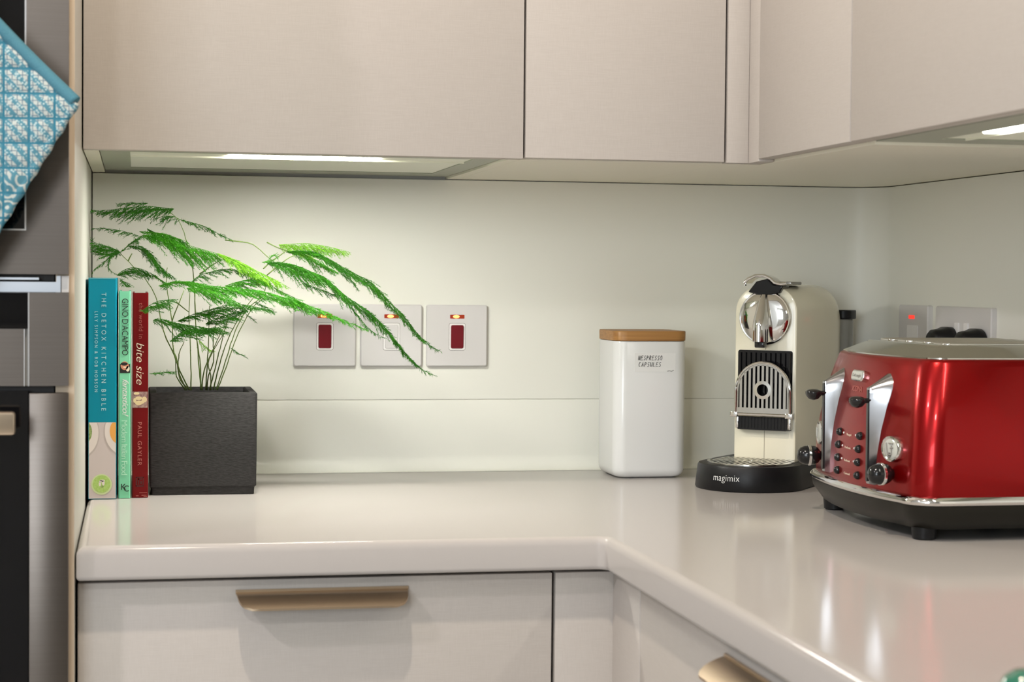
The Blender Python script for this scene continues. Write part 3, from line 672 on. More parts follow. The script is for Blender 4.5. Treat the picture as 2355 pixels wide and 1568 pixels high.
FRONDS = [
([(0.1061,-0.17,0.3552),(0.0885,-0.1683,0.3569),(0.0726,-0.1668,0.3584),(0.0551,-0.1651,0.357),(0.0376,-0.1634,0.3543),(0.0186,-0.1616,0.3525),(0.004,-0.16,0.3519)],0.026,0.75,1,0),
([(0.0735,-0.15,0.3627),(0.0599,-0.15,0.3625),(0.0487,-0.15,0.3615),(0.0359,-0.15,0.361)],0.012,0.3,1,0),
([(0.1141,-0.17,0.3416),(0.1046,-0.1667,0.3459),(0.095,-0.1637,0.3455),(0.0831,-0.16,0.3441)],0.016,0.8,1,0),
([(0.1141,-0.17,0.3416),(0.1302,-0.17,0.3377),(0.1463,-0.17,0.3323),(0.1624,-0.17,0.3244),(0.1803,-0.17,0.3164)],0.01,0.5,0.7,0),
([(0.0663,-0.16,0.3189),(0.0536,-0.158,0.3231),(0.0392,-0.1558,0.327),(0.0217,-0.1532,0.3293),(0.004,-0.15,0.3295)],0.008,0.5,0.8,0),
([(0.0395,-0.18,0.2991),(0.0268,-0.177,0.3054),(0.0142,-0.1742,0.3085),(0.0047,-0.1719,0.3133),(0.004,-0.17,0.3177)],0.02,0.4,1,0),
([(0.0395,-0.19,0.299),(0.0254,-0.1863,0.3005),(0.0128,-0.1831,0.3028),(0.004,-0.18,0.3043)],0.018,0.4,1,0),
([(0.0395,-0.19,0.299),(0.0286,-0.19,0.294),(0.0192,-0.19,0.2859),(0.0083,-0.19,0.2778),(0.004,-0.19,0.2706)],0.006,0.4,1,0),
([(0.0395,-0.19,0.299),(0.0474,-0.19,0.3055),(0.0552,-0.19,0.3128),(0.0662,-0.19,0.3186)],0.016,0.4,1,0),
([(0.0349,-0.2,0.2988),(0.0271,-0.2,0.2907),(0.0248,-0.2,0.2795),(0.035,-0.2,0.2701)],0.007,0.4,1,0),
([(0.0505,-0.19,0.3071),(0.0663,-0.1921,0.3057),(0.0789,-0.1944,0.2946),(0.0852,-0.196,0.285),(0.0979,-0.1982,0.2739),(0.1081,-0.2,0.2656)],0.02,0.5,1,0),
([(0.067,-0.19,0.3202),(0.082,-0.1914,0.3212),(0.0978,-0.1929,0.3181),(0.1136,-0.1946,0.3119),(0.1295,-0.1961,0.3072),(0.1486,-0.198,0.3018),(0.1692,-0.2,0.2964)],0.04,0.95,0.8,1),
([(0.0726,-0.17,0.3296),(0.0806,-0.17,0.3257),(0.095,-0.17,0.321),(0.111,-0.17,0.3171),(0.1222,-0.17,0.3116)],0.02,0.6,0.8,0),
([(0.0631,-0.18,0.3255),(0.0821,-0.18,0.3246),(0.1012,-0.18,0.3209),(0.1236,-0.18,0.3131)],0.015,0.5,1,1),
([(0.0349,-0.19,0.2693),(0.0427,-0.19,0.2758),(0.0553,-0.19,0.2799),(0.0695,-0.19,0.2768),(0.0822,-0.19,0.2697)],0.018,0.6,1,0),
([(0.0366,-0.2,0.2669),(0.046,-0.2,0.2606),(0.0554,-0.2,0.2543),(0.0695,-0.2,0.2512)],0.018,0.3,1,0),
([(0.0821,-0.2,0.2705),(0.09,-0.2,0.2642),(0.101,-0.2,0.257),(0.0884,-0.2,0.2561)],0.008,0.5,1,0),
([(0.1592,-0.21,0.2989),(0.1735,-0.2116,0.2939),(0.1925,-0.2138,0.286),(0.2084,-0.2157,0.2773),(0.2243,-0.2176,0.2694),(0.2451,-0.22,0.2588)],0.026,0.45,0.6,2),
([(0.086,-0.27,0.2573),(0.1029,-0.2688,0.2621),(0.1198,-0.2677,0.2627),(0.1368,-0.2666,0.2592),(0.1586,-0.2651,0.2571),(0.182,-0.2636,0.2549),(0.2056,-0.2621,0.2527),(0.2293,-0.2605,0.2473),(0.2532,-0.2589,0.2395),(0.2676,-0.2579,0.2333),(0.2502,-0.2566,0.243),(0.2674,-0.2554,0.2358),(0.2833,-0.2543,0.2293),(0.3007,-0.2531,0.2221),(0.3221,-0.2516,0.2129),(0.3463,-0.25,0.2034)],0.024,0.35,1,1),
([(0.1195,-0.28,0.2553),(0.1348,-0.2823,0.2546),(0.1516,-0.2849,0.2509),(0.1669,-0.2874,0.2448),(0.1823,-0.29,0.2372)],0.022,0.5,1,1),
([(0.1264,-0.2,0.2613),(0.139,-0.2,0.271),(0.1581,-0.2,0.2769),(0.1773,-0.2,0.2792),(0.1934,-0.2,0.2748),(0.2127,-0.2,0.2669)],0.016,0.7,1,0),
([(0.1685,-0.22,0.2577),(0.1859,-0.22,0.2635),(0.2082,-0.22,0.2669),(0.2242,-0.22,0.2598)],0.024,0.5,1,1),
([(0.1853,-0.2,0.2796),(0.2014,-0.2,0.2732),(0.2175,-0.2,0.2653),(0.2353,-0.2,0.2541),(0.2581,-0.2,0.2429)],0.012,0.5,0.8,1),
([(0.0746,-0.28,0.2169),(0.0875,-0.28,0.217),(0.1028,-0.28,0.2132),(0.1197,-0.28,0.2102),(0.1366,-0.28,0.2079),(0.1551,-0.28,0.204),(0.1705,-0.28,0.201)],0.022,0.5,1,0),
([(0.0661,-0.31,0.2275),(0.0766,-0.31,0.2352),(0.0871,-0.31,0.2399),(0.1052,-0.31,0.2416)],0.018,0.7,1,0),
([(0.1091,-0.27,0.2145),(0.1245,-0.27,0.2216),(0.1415,-0.27,0.2264),(0.1554,-0.27,0.2312),(0.174,-0.27,0.2352),(0.1974,-0.27,0.2338),(0.224,-0.27,0.2277)],0.02,0.5,1,0),
([(0.0996,-0.29,0.1902),(0.1119,-0.2879,0.1995),(0.1272,-0.2856,0.2049),(0.1488,-0.2826,0.2064),(0.1674,-0.28,0.2088)],0.02,0.5,1,0),
([(0.1434,-0.26,0.2113),(0.159,-0.26,0.2192),(0.1745,-0.26,0.2241),(0.1886,-0.26,0.2289)],0.022,0.5,1,0),
([(0.0754,-0.3,0.1517),(0.0845,-0.2943,0.1517),(0.0968,-0.2866,0.1528),(0.1076,-0.28,0.1528)],0.008,0.3,1,0),
([(0.1779,-0.18,0.1784),(0.1871,-0.1757,0.1717),(0.2004,-0.17,0.1649)],0.004,0.3,1,0),
([(0.1368,-0.18,0.1897),(0.1467,-0.1735,0.1781),(0.1533,-0.17,0.1731)],0.01,0.3,1,2),
([(0.1953,-0.17,0.224),(0.2054,-0.164,0.2157),(0.2122,-0.16,0.2099)],0.004,0.3,1,0),
([(0.2394,-0.17,0.3112),(0.2571,-0.1681,0.3125),(0.2736,-0.1663,0.3137),(0.2874,-0.1648,0.3122),(0.304,-0.163,0.3097),(0.3179,-0.1615,0.3066),(0.3312,-0.16,0.3036)],0.022,0.9,0.8,2),
([(0.2473,-0.19,0.3015),(0.2647,-0.1914,0.3033),(0.2821,-0.1928,0.3026),(0.2955,-0.194,0.2966),(0.309,-0.1953,0.2887),(0.3224,-0.1966,0.2814),(0.3359,-0.1978,0.2743),(0.3494,-0.199,0.2674),(0.3603,-0.2002,0.258),(0.3698,-0.2013,0.2486),(0.3792,-0.2024,0.2391),(0.3901,-0.2036,0.2284),(0.4037,-0.2052,0.2135),(0.4173,-0.207,0.1959),(0.4309,-0.2085,0.1837),(0.4473,-0.21,0.1743)],0.021,0.35,1,0),
([(0.2198,-0.22,0.2882),(0.2461,-0.223,0.2867),(0.2593,-0.2245,0.2833),(0.2724,-0.2261,0.2781),(0.2856,-0.2278,0.2729),(0.2975,-0.2293,0.2656),(0.3081,-0.2309,0.2564),(0.3187,-0.2325,0.2472),(0.3279,-0.2338,0.2406),(0.3385,-0.2352,0.2333),(0.3491,-0.2367,0.2261),(0.3584,-0.2381,0.2174),(0.369,-0.2398,0.2068),(0.3783,-0.2414,0.1955),(0.3916,-0.2439,0.1783),(0.4089,-0.2467,0.1596),(0.4222,-0.2486,0.1503),(0.4342,-0.25,0.1457)],0.023,0.4,1,0),
([(0.2565,-0.16,0.3013),(0.2689,-0.1581,0.3001),(0.2801,-0.1563,0.2962),(0.294,-0.1539,0.2888),(0.3067,-0.1518,0.2821),(0.3172,-0.15,0.2767)],0.02,0.5,1,1),
([(0.2279,-0.2,0.2864),(0.2412,-0.2,0.2859),(0.2547,-0.2,0.2827),(0.2681,-0.2,0.2774),(0.2843,-0.2,0.2722),(0.3019,-0.2,0.2656)],0.03,0.9,0.9,1),
([(0.2673,-0.21,0.2627),(0.2778,-0.2123,0.2581),(0.2884,-0.2145,0.2548),(0.3002,-0.2171,0.2496),(0.3147,-0.22,0.247)],0.012,0.5,1,0),
([(0.3136,-0.23,0.2471),(0.3242,-0.2321,0.2338),(0.3347,-0.2341,0.2219),(0.3466,-0.2365,0.2073),(0.3585,-0.2384,0.1981),(0.3705,-0.24,0.1931)],0.008,0.4,0.8,0),
([(0.3167,-0.2,0.2739),(0.3276,-0.2,0.2685),(0.333,-0.2,0.2632),(0.3378,-0.2,0.2551)],0.01,0.4,0.8,0),
([(0.2033,-0.25,0.2383),(0.2143,-0.25,0.2336),(0.227,-0.25,0.2265)],0.012,0.4,1,0),
([(0.2158,-0.2,0.288),(0.2239,-0.2,0.2905),(0.2303,-0.2,0.2979),(0.2351,-0.2,0.2947)],0.012,0.3,1,1),
]
STEMS = [
[(0.1407,-0.19,0.1252),(0.1375,-0.1872,0.1591),(0.1334,-0.1825,0.2158),(0.131,-0.1784,0.2645),(0.1269,-0.176,0.2937),(0.1189,-0.1733,0.3245),(0.1109,-0.1717,0.3423),(0.0949,-0.17,0.355)],
[(0.1268,-0.2,0.1258),(0.1141,-0.1991,0.1387),(0.1085,-0.1976,0.1677),(0.0965,-0.1963,0.1902),(0.0894,-0.195,0.2159),(0.0857,-0.1939,0.2368),(0.0782,-0.1929,0.2544),(0.0648,-0.1918,0.272),(0.0506,-0.1908,0.2863),(0.0395,-0.19,0.2974)],
[(0.1252,-0.2,0.1258),(0.1108,-0.2,0.1565),(0.1052,-0.2,0.1791),(0.1035,-0.2,0.2129),(0.0979,-0.2,0.2482),(0.0963,-0.2,0.2723),(0.0978,-0.2,0.2803)],
[(0.1282,-0.18,0.1246),(0.1274,-0.1868,0.1672),(0.1248,-0.1947,0.216),(0.1256,-0.2,0.2484)],
[(0.1406,-0.17,0.124),(0.1392,-0.1838,0.159),(0.1337,-0.2003,0.2001),(0.1314,-0.22,0.2486)],
[(0.1459,-0.2,0.1258),(0.1469,-0.2136,0.1555),(0.1479,-0.2273,0.185),(0.1484,-0.25,0.2332)],
[(0.1479,-0.19,0.1251),(0.1489,-0.2031,0.1437),(0.1547,-0.2169,0.1621),(0.1537,-0.2394,0.1933),(0.159,-0.26,0.2208)],
[(0.1507,-0.2,0.1257),(0.1562,-0.2193,0.1526),(0.163,-0.2434,0.1856),(0.171,-0.27,0.2211)],
[(0.1555,-0.2,0.1257),(0.1629,-0.2105,0.1602),(0.1734,-0.2209,0.1928),(0.1886,-0.2313,0.2236),(0.2054,-0.24,0.2462)],
[(0.1587,-0.2,0.1257),(0.1696,-0.2047,0.1599),(0.1819,-0.2102,0.2005),(0.1975,-0.2145,0.2297),(0.2149,-0.2175,0.2444),(0.221,-0.22,0.2621)],
[(0.1612,-0.18,0.1245),(0.1721,-0.1847,0.1541),(0.1846,-0.1906,0.1918),(0.1971,-0.1949,0.218),(0.2065,-0.1976,0.2327),(0.2192,-0.2,0.2426)],
[(0.1405,-0.22,0.127),(0.143,-0.2339,0.1533),(0.1577,-0.2554,0.1907),(0.1694,-0.27,0.2148)],
[(0.1199,-0.22,0.127),(0.1086,-0.2311,0.1452),(0.1076,-0.2414,0.1648),(0.1027,-0.2487,0.1777),(0.094,-0.26,0.197)],
[(0.1213,-0.23,0.1276),(0.1114,-0.2479,0.1493),(0.1109,-0.2666,0.1738),(0.1167,-0.28,0.1899)],
[(0.1519,-0.21,0.1263),(0.1515,-0.2193,0.1446),(0.1479,-0.228,0.161),(0.1538,-0.2371,0.1774),(0.1657,-0.25,0.1985)],
[(0.1018,-0.25,0.2109),(0.1065,-0.2466,0.225),(0.1175,-0.24,0.2518)],
[(0.1072,-0.25,0.2377),(0.1235,-0.25,0.2252)],
[(0.2175,-0.2,0.2799),(0.226,-0.1924,0.2881),(0.238,-0.1834,0.2957),(0.2553,-0.17,0.3084)],
[(0.2223,-0.2,0.2718),(0.2352,-0.2,0.2833),(0.2513,-0.2,0.2952),(0.2578,-0.2,0.2974)],
[(0.1374,-0.2,0.2726),(0.1517,-0.2,0.2825),(0.1629,-0.2,0.2898)],
[(0.1706,-0.17,0.3163),(0.1993,-0.1778,0.3133),(0.2105,-0.1811,0.3076),(0.2264,-0.1869,0.2931),(0.2359,-0.19,0.2866)],
[(0.2242,-0.17,0.3145),(0.2373,-0.17,0.3081),(0.2537,-0.17,0.3018),(0.2652,-0.17,0.3002)],
[(0.049,-0.19,0.2879),(0.0537,-0.19,0.2975)],
[(0.0822,-0.19,0.2705),(0.0932,-0.1964,0.261),(0.101,-0.2,0.2586)],
]

FO = Vector((0.141, -0.197, 0))
def cr(pts, ds):
    P = [Vector(p)-FO for p in pts]; out = []
    for i in range(len(P)-1):
        p0 = P[max(i-1, 0)]; p1 = P[i]; p2 = P[i+1]; p3 = P[min(i+2, len(P)-1)]
        n = max(2, int((p2-p1).length/ds))
        for k in range(n):
            t = k/n
            out.append(0.5*((2*p1)+(p2-p0)*t+(2*p0-5*p1+4*p2-p3)*t*t+(3*p1-p0-3*p2+p3)*t*t*t))
    out.append(P[-1]); return out
rnd = random.Random(11)
def needle(bm, p, d, l, w=0.00026):
    s = d.cross(Vector((rnd.uniform(-1, 1), rnd.uniform(-1, 1), rnd.uniform(-1, 1))))
    if s.length < 1e-4: return
    s = s.normalized()*w
    bm.faces.new([bm.verts.new(q) for q in (p-s, p+s, p+d*l*0.6+s*0.8, p+d*l, p+d*l*0.6-s*0.8)])
for pts in STEMS:
    bm = bmesh.new(); q = cr(pts, 0.006); n = len(q)
    q = [p + Vector((rnd.uniform(-1, 1), 0, rnd.uniform(-1, 1)))*0.0003 for p in q]
    tube(bm, q, [0.00085*(1-0.5*i/n) for i in range(n)], 6)
    for p, p2 in zip(q[8::7], q[9::7]):
        d = (p2-p).normalized(); needle(bm, p, (d+Vector((rnd.uniform(-.6, .6), rnd.uniform(-.6, .6), 0))).normalized(), 0.004)
    obj('stem', bm, M['stem'], fe, sharp=0)
def plume(bm, q, Lp, droop, spread):
    n = len(q)
    tube(bm, q, [0.00042*(1-0.6*i/n) for i in range(n)], 4)
    for i in range(n-1):
        s = i/(n-1); T_ = (q[i+1]-q[i]).normalized()
        hz = T_.cross(Vector((0, 0, 1)))
        hz = hz.normalized() if hz.length > 0.05 else Vector((0, 1, 0))
        prof = min(1, 0.35+3.0*s)*(1-s)**0.55
        for side in (-1, 1):
            l = 1.38*Lp*prof*rnd.choice((rnd.uniform(0.3, 0.7), rnd.uniform(0.7, 1.0), rnd.uniform(0.9, 1.3)))
            if rnd.random() < 0.12: continue
            dirn = (T_*rnd.uniform(0.5, 0.9) + hz*side*spread*rnd.uniform(0.5, 1.0) + Vector((0, 0, -droop*rnd.uniform(0.4, 1.1))) + Vector((rnd.uniform(-.25, .25), rnd.uniform(-.25, .25), rnd.uniform(-.2, .42)))).normalized()
            if l < 0.003:
                needle(bm, q[i], dirn, 0.004); continue
            m_ = max(2, int(l/0.0021)); pp = [q[i]]
            for k in range(m_):
                dirn = (dirn + Vector((0, 0, -0.035)) + T_*0.05).normalized(); pp.append(pp[-1]+dirn*(l/m_))
            tube(bm, [pp[0], pp[m_//2], pp[-1]], [0.00026, 0.0002, 0.0001], 3, caps=False)
            for k in range(1, m_+1):
                for _ in range(3 + (rnd.random() < 0.4)):
                    nd = (dirn*rnd.uniform(0.5, 1.0) + Vector((rnd.uniform(-1, 1), rnd.uniform(-1, 1), rnd.uniform(-.75, .75)))*0.55).normalized()
                    needle(bm, pp[k], nd, rnd.uniform(0.0026, 0.0046))
for pts, Lp, droop, spread, tone in FRONDS:
    bm = bmesh.new(); q = cr(pts, 0.0024)
    plume(bm, q, Lp, droop, spread)
    if Lp > 0.0165:      # a second, slightly shorter layer of the same spray behind the first
        m_ = len(q)
        sh = Vector((rnd.uniform(-.002, .002), rnd.choice((-1, 1))*rnd.uniform(.006, .013), 0))
        q2 = [p + sh*min(1, 3*i/m_) + Vector((0, 0, -0.0045*math.sin(PI*i/m_))) for i, p in enumerate(q)][:max(4, int(m_*0.92))]
        plume(bm, q2, Lp*0.85, droop*0.8, spread)
    # keep every leaf clear of the books, the tall panel and the wall
    bad = []
    for v in bm.verts:
        x, y, z = v.co.x+0.141, v.co.y-0.197, v.co.z
        if x < 0.0008 or y > -0.002 or (z < 0.2545 and x < 0.0790 and -0.2960 < y < -0.06 and x > 0.030) or (z < 0.2695 and x < 0.0385 and -0.2960 < y): bad.append(v)
    bmesh.ops.delete(bm, geom=bad, context='VERTS')
    obj('frond', bm, M['leaf%d' % tone], fe, sharp=0)

# ------------------------------------------------------------------ switch plates
def plate_xz(bm, w, h, d, r=0.003):
    """rounded plate in the xz plane standing out towards -y, centred on the origin"""
    loft(bm, [[(u, 0, v) for u, v in rrect(w, h, r)], [(u, -d+0.0015, v) for u, v in rrect(w, h, r)], [(u, -d, v) for u, v in rrect(w-0.003, h-0.003, r-0.001)]], True, False)
def slab_xz(bm, cx, cz, w, h, y0, y1, r, mi=0):
    prism(bm, rrect(w, h, r, 5, cx, cz), lambda u, v, q: (u, q, v), y0, y1, mi)
def switch(label, x, rocker):
    t = thing('switch_plate', label, 'switch', (x+0.043, -0.0002, 0.190), 0, 'single switch plates on the back wall')
    bm = bmesh.new(); plate_xz(bm, 0.0865, 0.0865, 0.0065); obj('plate', bm, M['switch'], t, sharp=25)
    bm = bmesh.new(); slab_xz(bm, 0, -0.0015, 0.0238, 0.0385, -0.0063, -0.0068, 0.003, 0); slab_xz(bm, 0, -0.0015, 0.0226, 0.0373, -0.0063, -0.0070, 0.0025, 1)
    obj('surround', bm, [M['switch_line'], M['switch_white']], t)
    bm = bmesh.new(); slab_xz(bm, 0, -0.0015, 0.0180, 0.0328, -0.0063, -0.0086, 0.0022)
    bmesh.ops.rotate(bm, verts=bm.verts, cent=(0, -0.0063, -0.0015), matrix=Matrix.Rotation(R(2.0), 3, 'X'))
    obj('rocker', bm, M[rocker], t, bevel=0.0006)
    bm = bmesh.new(); slab_xz(bm, 0, 0.0268, 0.0205, 0.0055, -0.0060, -0.0069, 0.0008)
    nl = obj('neon_lens', bm, M['neon_dark'], t)
    bm = bmesh.new()
    lathe(bm, [(0.0, 0.0014), (0.0022, 0.0011), (0.0031, 0.0004), (0.0031, 0.0)], lambda a, b, h: (-0.0015+a*1.5, -0.0068-h*0.5, 0.0268+b*0.75), 20)
    obj('neon_glow', bm, M['neon'], nl)
    return t
switch('leftmost switch plate on the back wall, dark red rocker, behind the fern', 0.2727, 'rocker')
switch('middle switch plate on the back wall, white rocker crossed by fern fronds', 0.3657, 'switch')
switch('rightmost switch plate of three on the back wall, dark red rocker', 0.4587, 'rocker')

# right wall: local x runs along the wall towards the camera, -y out of the wall
RW = R(-90)
sp = thing('switch_plate', 'small white switch plate with red neon in the right corner behind the machine', 'switch', (XW-0.0002, -0.1503, 0.190), RW)
bm = bmesh.new(); plate_xz(bm, 0.098, 0.098, 0.0075); obj('plate', bm, M['switch'], sp, sharp=25)
bm = bmesh.new(); slab_xz(bm, -0.003, 0.0325, 0.018, 0.0050, -0.007, -0.0085, 0.001); obj('neon_lens', bm, M['neon_red'], sp)
bm = bmesh.new(); slab_xz(bm, 0.0, 0.002, 0.036, 0.038, -0.007, -0.0082, 0.002); obj('fuse_carrier', bm, M['switch_white'], sp)
ds = thing('double_socket', 'white double socket on the right wall with two black plugs', 'socket', (XW-0.0002, -0.3087, 0.190), RW)
bm = bmesh.new(); plate_xz(bm, 0.168, 0.098, 0.0075); obj('plate', bm, M['switch'], ds, sharp=25)
for s in (-1, 1):
    bm = bmesh.new(); slab_xz(bm, s*0.014, 0.0180, 0.011, 0.020, -0.007, -0.0095, 0.001); obj('rocker', bm, M['switch_white'], ds)
def plug(label, y):
    t = thing('plug', label, 'plug', (XW-0.0078, y, 0.1840), RW, 'black plugs in the double socket')
    bm = bmesh.new()
    def ringp(w, h, yy, dz=0.0): return [(u, yy, v+dz) for u, v in rrect(w, h, min(w, h)*0.36, 6)]
    loft(bm, [ringp(0.046, 0.052, -0.0002), ringp(0.050, 0.056, -0.003), ringp(0.050, 0.056, -0.010), ringp(0.040, 0.050, -0.018), ringp(0.036, 0.048, -0.026), ringp(0.028, 0.040, -0.030)])
    obj('body', bm, M['black_satin'], t, sharp=50)
    bm = bmesh.new(); tube(bm, [(0, -0.022, -0.022), (0, -0.024, -0.05), (0.002, -0.02, -0.09), (0.004, -0.012, -0.155), (0.004, -0.014, -0.1790)], 0.0035, 8)
    obj('cable', bm, M['black_satin'], t)
plug('left black plug in the double socket, nearer the corner', -0.2760)
plug('right black plug in the double socket, behind the toaster lid', -0.3620)

# ------------------------------------------------------------------ canister
ca = thing('canister', 'tall white ceramic canister with bamboo lid and handwritten sticker', 'canister', (0.7478, -0.0895, 0), R(0.5))
def ring4(w, z, r): return [(u, v, z) for u, v in rrect(w, w, r, 6)]
prof = [(0.073, 0.0, 0.010), (0.0765, 0.0008, 0.012)]
for k in range(1, 8):
    a = R(90*k/7); prof.append((0.0765+0.0155*math.sin(a), 0.0008+0.012*(1-math.cos(a)), 0.012+0.003*math.sin(a)))
prof += [(0.0922, 0.1845, 0.015), (0.0910, 0.1866, 0.0145), (0.086, 0.1868, 0.013)]
bm = bmesh.new(); loft(bm, [ring4(w*1.105, z, r*1.1) for w, z, r in prof]); obj('body', bm, M['ceramic'], ca, sharp=50)
bm = bmesh.new(); loft(bm, [ring4(w*1.105, z, r*1.1) for w, z, r in ((0.090, 0.1870, 0.015), (0.0932, 0.1877, 0.016), (0.0936, 0.1995, 0.016), (0.0925, 0.2006, 0.016))]); obj('lid', bm, M['bamboo'], ca, sharp=40)
bm = bmesh.new(); slab_xz(bm, 0.0045, 0.1580, 0.058, 0.0255, -0.0500, -0.05115, 0.001); st = obj('sticker', bm, M['sticker'], ca)
# handwriting as pen strokes on a 1 x 1 letter grid
GL = {'N': [[(0,0),(.1,1)],[(.1,1),(.6,0)],[(.6,0),(.75,1)]], 'E': [[(.7,1),(.1,.95),(0,0),(.65,.05)],[(.05,.5),(.55,.55)]],
      'S': [[(.7,.95),(.2,.9),(.15,.6),(.6,.4),(.5,.05),(0,.05)]], 'P': [[(0,0),(.15,1)],[(.15,1),(.6,.9),(.55,.55),(.08,.5)]],
      'R': [[(0,0),(.15,1)],[(.15,1),(.6,.9),(.5,.55),(.08,.5)],[(.2,.5),(.65,0)]], 'O': [[(.4,1),(.05,.7),(.1,.1),(.5,0),(.75,.4),(.65,.9),(.4,1)]],
      'C': [[(.7,.9),(.3,1),(.02,.5),(.2,.02),(.6,.1)]], 'A': [[(0,0),(.4,1),(.65,0)],[(.15,.4),(.55,.4)]],
      'U': [[(0,1),(.05,.15),(.35,0),(.6,.25),(.7,1)]], 'L': [[(.1,1),(0,0),(.6,.05)]]}
def scribble(word, x0, z0, length, h, name):
    bm = bmesh.new(); p = length/len(word)
    for i, ch in enumerate(word):
        for s_ in GL[ch]:
            tube(bm, [(x0+p*(i+a*0.92)+b*h*0.12, -0.0512, z0+b*h+rnd.uniform(-.0002, .0002)) for a, b in s_], 0.00042, 5)
    obj(name, bm, M['ink_black'], st)
scribble('NESPRESSO', -0.0195, 0.1612, 0.0345, 0.0060, 'handwriting')
scribble('CAPSULES', -0.0190, 0.1524, 0.0325, 0.0060, 'handwriting')
bm = bmesh.new(); tube(bm, [(0.0215, -0.0512, 0.1462), (0.0245, -0.0512, 0.1466), (0.0280, -0.0512, 0.1461), (0.0310, -0.0512, 0.1474)], 0.0003, 5); obj('pen_mark', bm, M['ink_black'], st)

# ------------------------------------------------------------------ coffee machine (local: -y is its front, origin under the front face)
cm = thing('coffee_machine', 'cream pod coffee machine with chrome lever and black drip tray', 'coffee machine', (0.8828, -0.2192, 0), R(-39))
HWB, ZB, ZTOP, LB = 0.0435, 0.0325, 0.2635, 0.205
def arch(hw, z0, z1, r, n=9):
    o = [(-hw, z0), (hw, z0)]
    for k in range(n+1):
        a = R(90*k/n); o.append((hw-r+r*math.cos(a), z1-r+r*math.sin(a)))
    for k in range(n+1):
        a = R(90+90*k/n); o.append((-hw+r+r*math.cos(a), z1-r+r*math.sin(a)))
    return o
rings = []
for y, dhw, dz in ((0.0, 0.0030, 0.0025), (0.0012, 0.0008, 0.0006), (0.004, 0, 0)): rings.append([(u, y, v) for u, v in arch(HWB-dhw, ZB, ZTOP-dz, 0.034-dhw*0.5)])
rings.append([(u, 0.12, v) for u, v in arch(HWB+0.001, ZB, ZTOP+0.002, 0.034)])
for k in range(0, 9):
    a = R(90*k/8); y = LB-0.045+0.045*math.sin(a); zt = ZTOP+0.002-0.052*(1-math.cos(a))
    rings.append([(u, y, v) for u, v in arch(HWB+0.001-0.010*(1-math.cos(a)), ZB, zt, 0.034)])
bm = bmesh.new(); loft(bm, rings)
body = obj('body', bm, M['machine'], cm, sharp=45)
bm = bmesh.new(); box(bm, -0.0003, 0.0003, -0.0004, 0.001, 0.034, 0.0705); box(bm, -0.0003, 0.0003, -0.0004, 0.001, 0.1785, 0.188); obj('seam', bm, M['seam'], body)
bm = bmesh.new(); lathe(bm, [(0, 0.0003), (0.0055, 0.0003), (0.0058, 0.0)], lambda a, b, h: (HWB+0.0004+h-0.011, 0.026+a*0.8, ZTOP-0.0115+b*0.5+0.0015), 20)
bmesh.ops.rotate(bm, verts=bm.verts, cent=(HWB-0.011, 0.026, ZTOP-0.010), matrix=Matrix.Rotation(R(-45), 3, 'Y'))
obj('side_button', bm, M['black'], body)
# grille recess
bm = bmesh.new()
slab_xz(bm, 0.0, 0.1245, 0.0765, 0.1065, 0.0005, -0.0008, 0.003)
obj('front_panel', bm, M['black'], cm)
bm = bmesh.new()
for i in range(11):
    x = -0.0345+0.0069*i
    prism(bm, [(x-0.0021, -0.0007), (x-0.0012, -0.0040), (x+0.0012, -0.0040), (x+0.0021, -0.0007)], lambda u, v, q: (u, v, q), 0.094, 0.1745, smooth=False)
obj('grille', bm, M['black'], cm, sharp=20)
# lower pod bin front
bm = bmesh.new(); slab_xz(bm, 0.0, 0.0815, 0.070, 0.0195, -0.0006, -0.010, 0.002)
for i in range(14): box(bm, -0.031+0.0046*i, -0.0285+0.0046*i, -0.0108, -0.0098, 0.074, 0.0885)
obj('pod_bin', bm, M['black_satin'], cm)
# folding chrome cup support
cup = None
bm = bmesh.new(); yp = -0.0145
PW, P0, PS = 0.0378, 0.0955, 0.1235
def top_at(x, inset=0.0): 
    q = max(0, 1-(x/(PW-inset))**2); return PS+(0.0385-inset)*math.sqrt(q)
rim = [(-PW, P0)] + [(-PW, PS)] + [(PW*math.cos(R(180-180*k/24)), PS+0.0385*math.sin(R(180-180*k/24))) for k in range(1, 24)] + [(PW, PS), (PW, P0)]
tube(bm, [(u, yp, v) for u, v in rim], 0.0019, 8)
rim2 = [(u*0.90, 0 if 0 else v) for u, v in rim]
loft(bm, [[(u, yp-0.0010, v), (u*0.90, yp-0.0010, P0 if v <= P0 else PS+(v-PS)*0.90 if v > PS else v), (u*0.90, yp+0.0010, P0 if v <= P0 else PS+(v-PS)*0.90 if v > PS else v), (u, yp+0.0010, v)] for u, v in rim], True, False)
pitch = 0.0061
for i in range(-6, 7):
    x = pitch*i; w_ = 0.00165
    zt = PS+(0.0385*0.92)*math.sqrt(max(0, 1-(x/(PW*0.92))**2))
    if abs(x) < 0.0105:
        r_ = math.sqrt(0.0118**2-x*x)
        box(bm, x-w_, x+w_, yp-0.001, yp+0.001, PS+0.002+r_-0.002, zt); box(bm, x-w_, x+w_, yp-0.001, yp+0.001, P0, PS+0.002-r_+0.002)
    else: box(bm, x-w_, x+w_, yp-0.001, yp+0.001, P0, zt)
box(bm, -PW+0.0015, PW-0.0015, yp-0.0012, yp+0.0012, P0-0.001, P0+0.0060)
rg = [(0.0078, -0.0016), (0.0122, -0.0012), (0.0124, 0.0010), (0.0078, 0.0010)]
lathe_pts = [[(r_*math.cos(2*PI*k/36), yp+h, PS+0.002+r_*math.sin(2*PI*k/36)) for k in range(36)] for r_, h in rg+rg[:1]]
loft(bm, lathe_pts, False, False)
bmesh.ops.translate(bm, verts=bm.verts, vec=(0.0022, 0, 0))
obj('cup_support', bm, M['chrome_soft'], cm, sharp=30)
bm = bmesh.new()
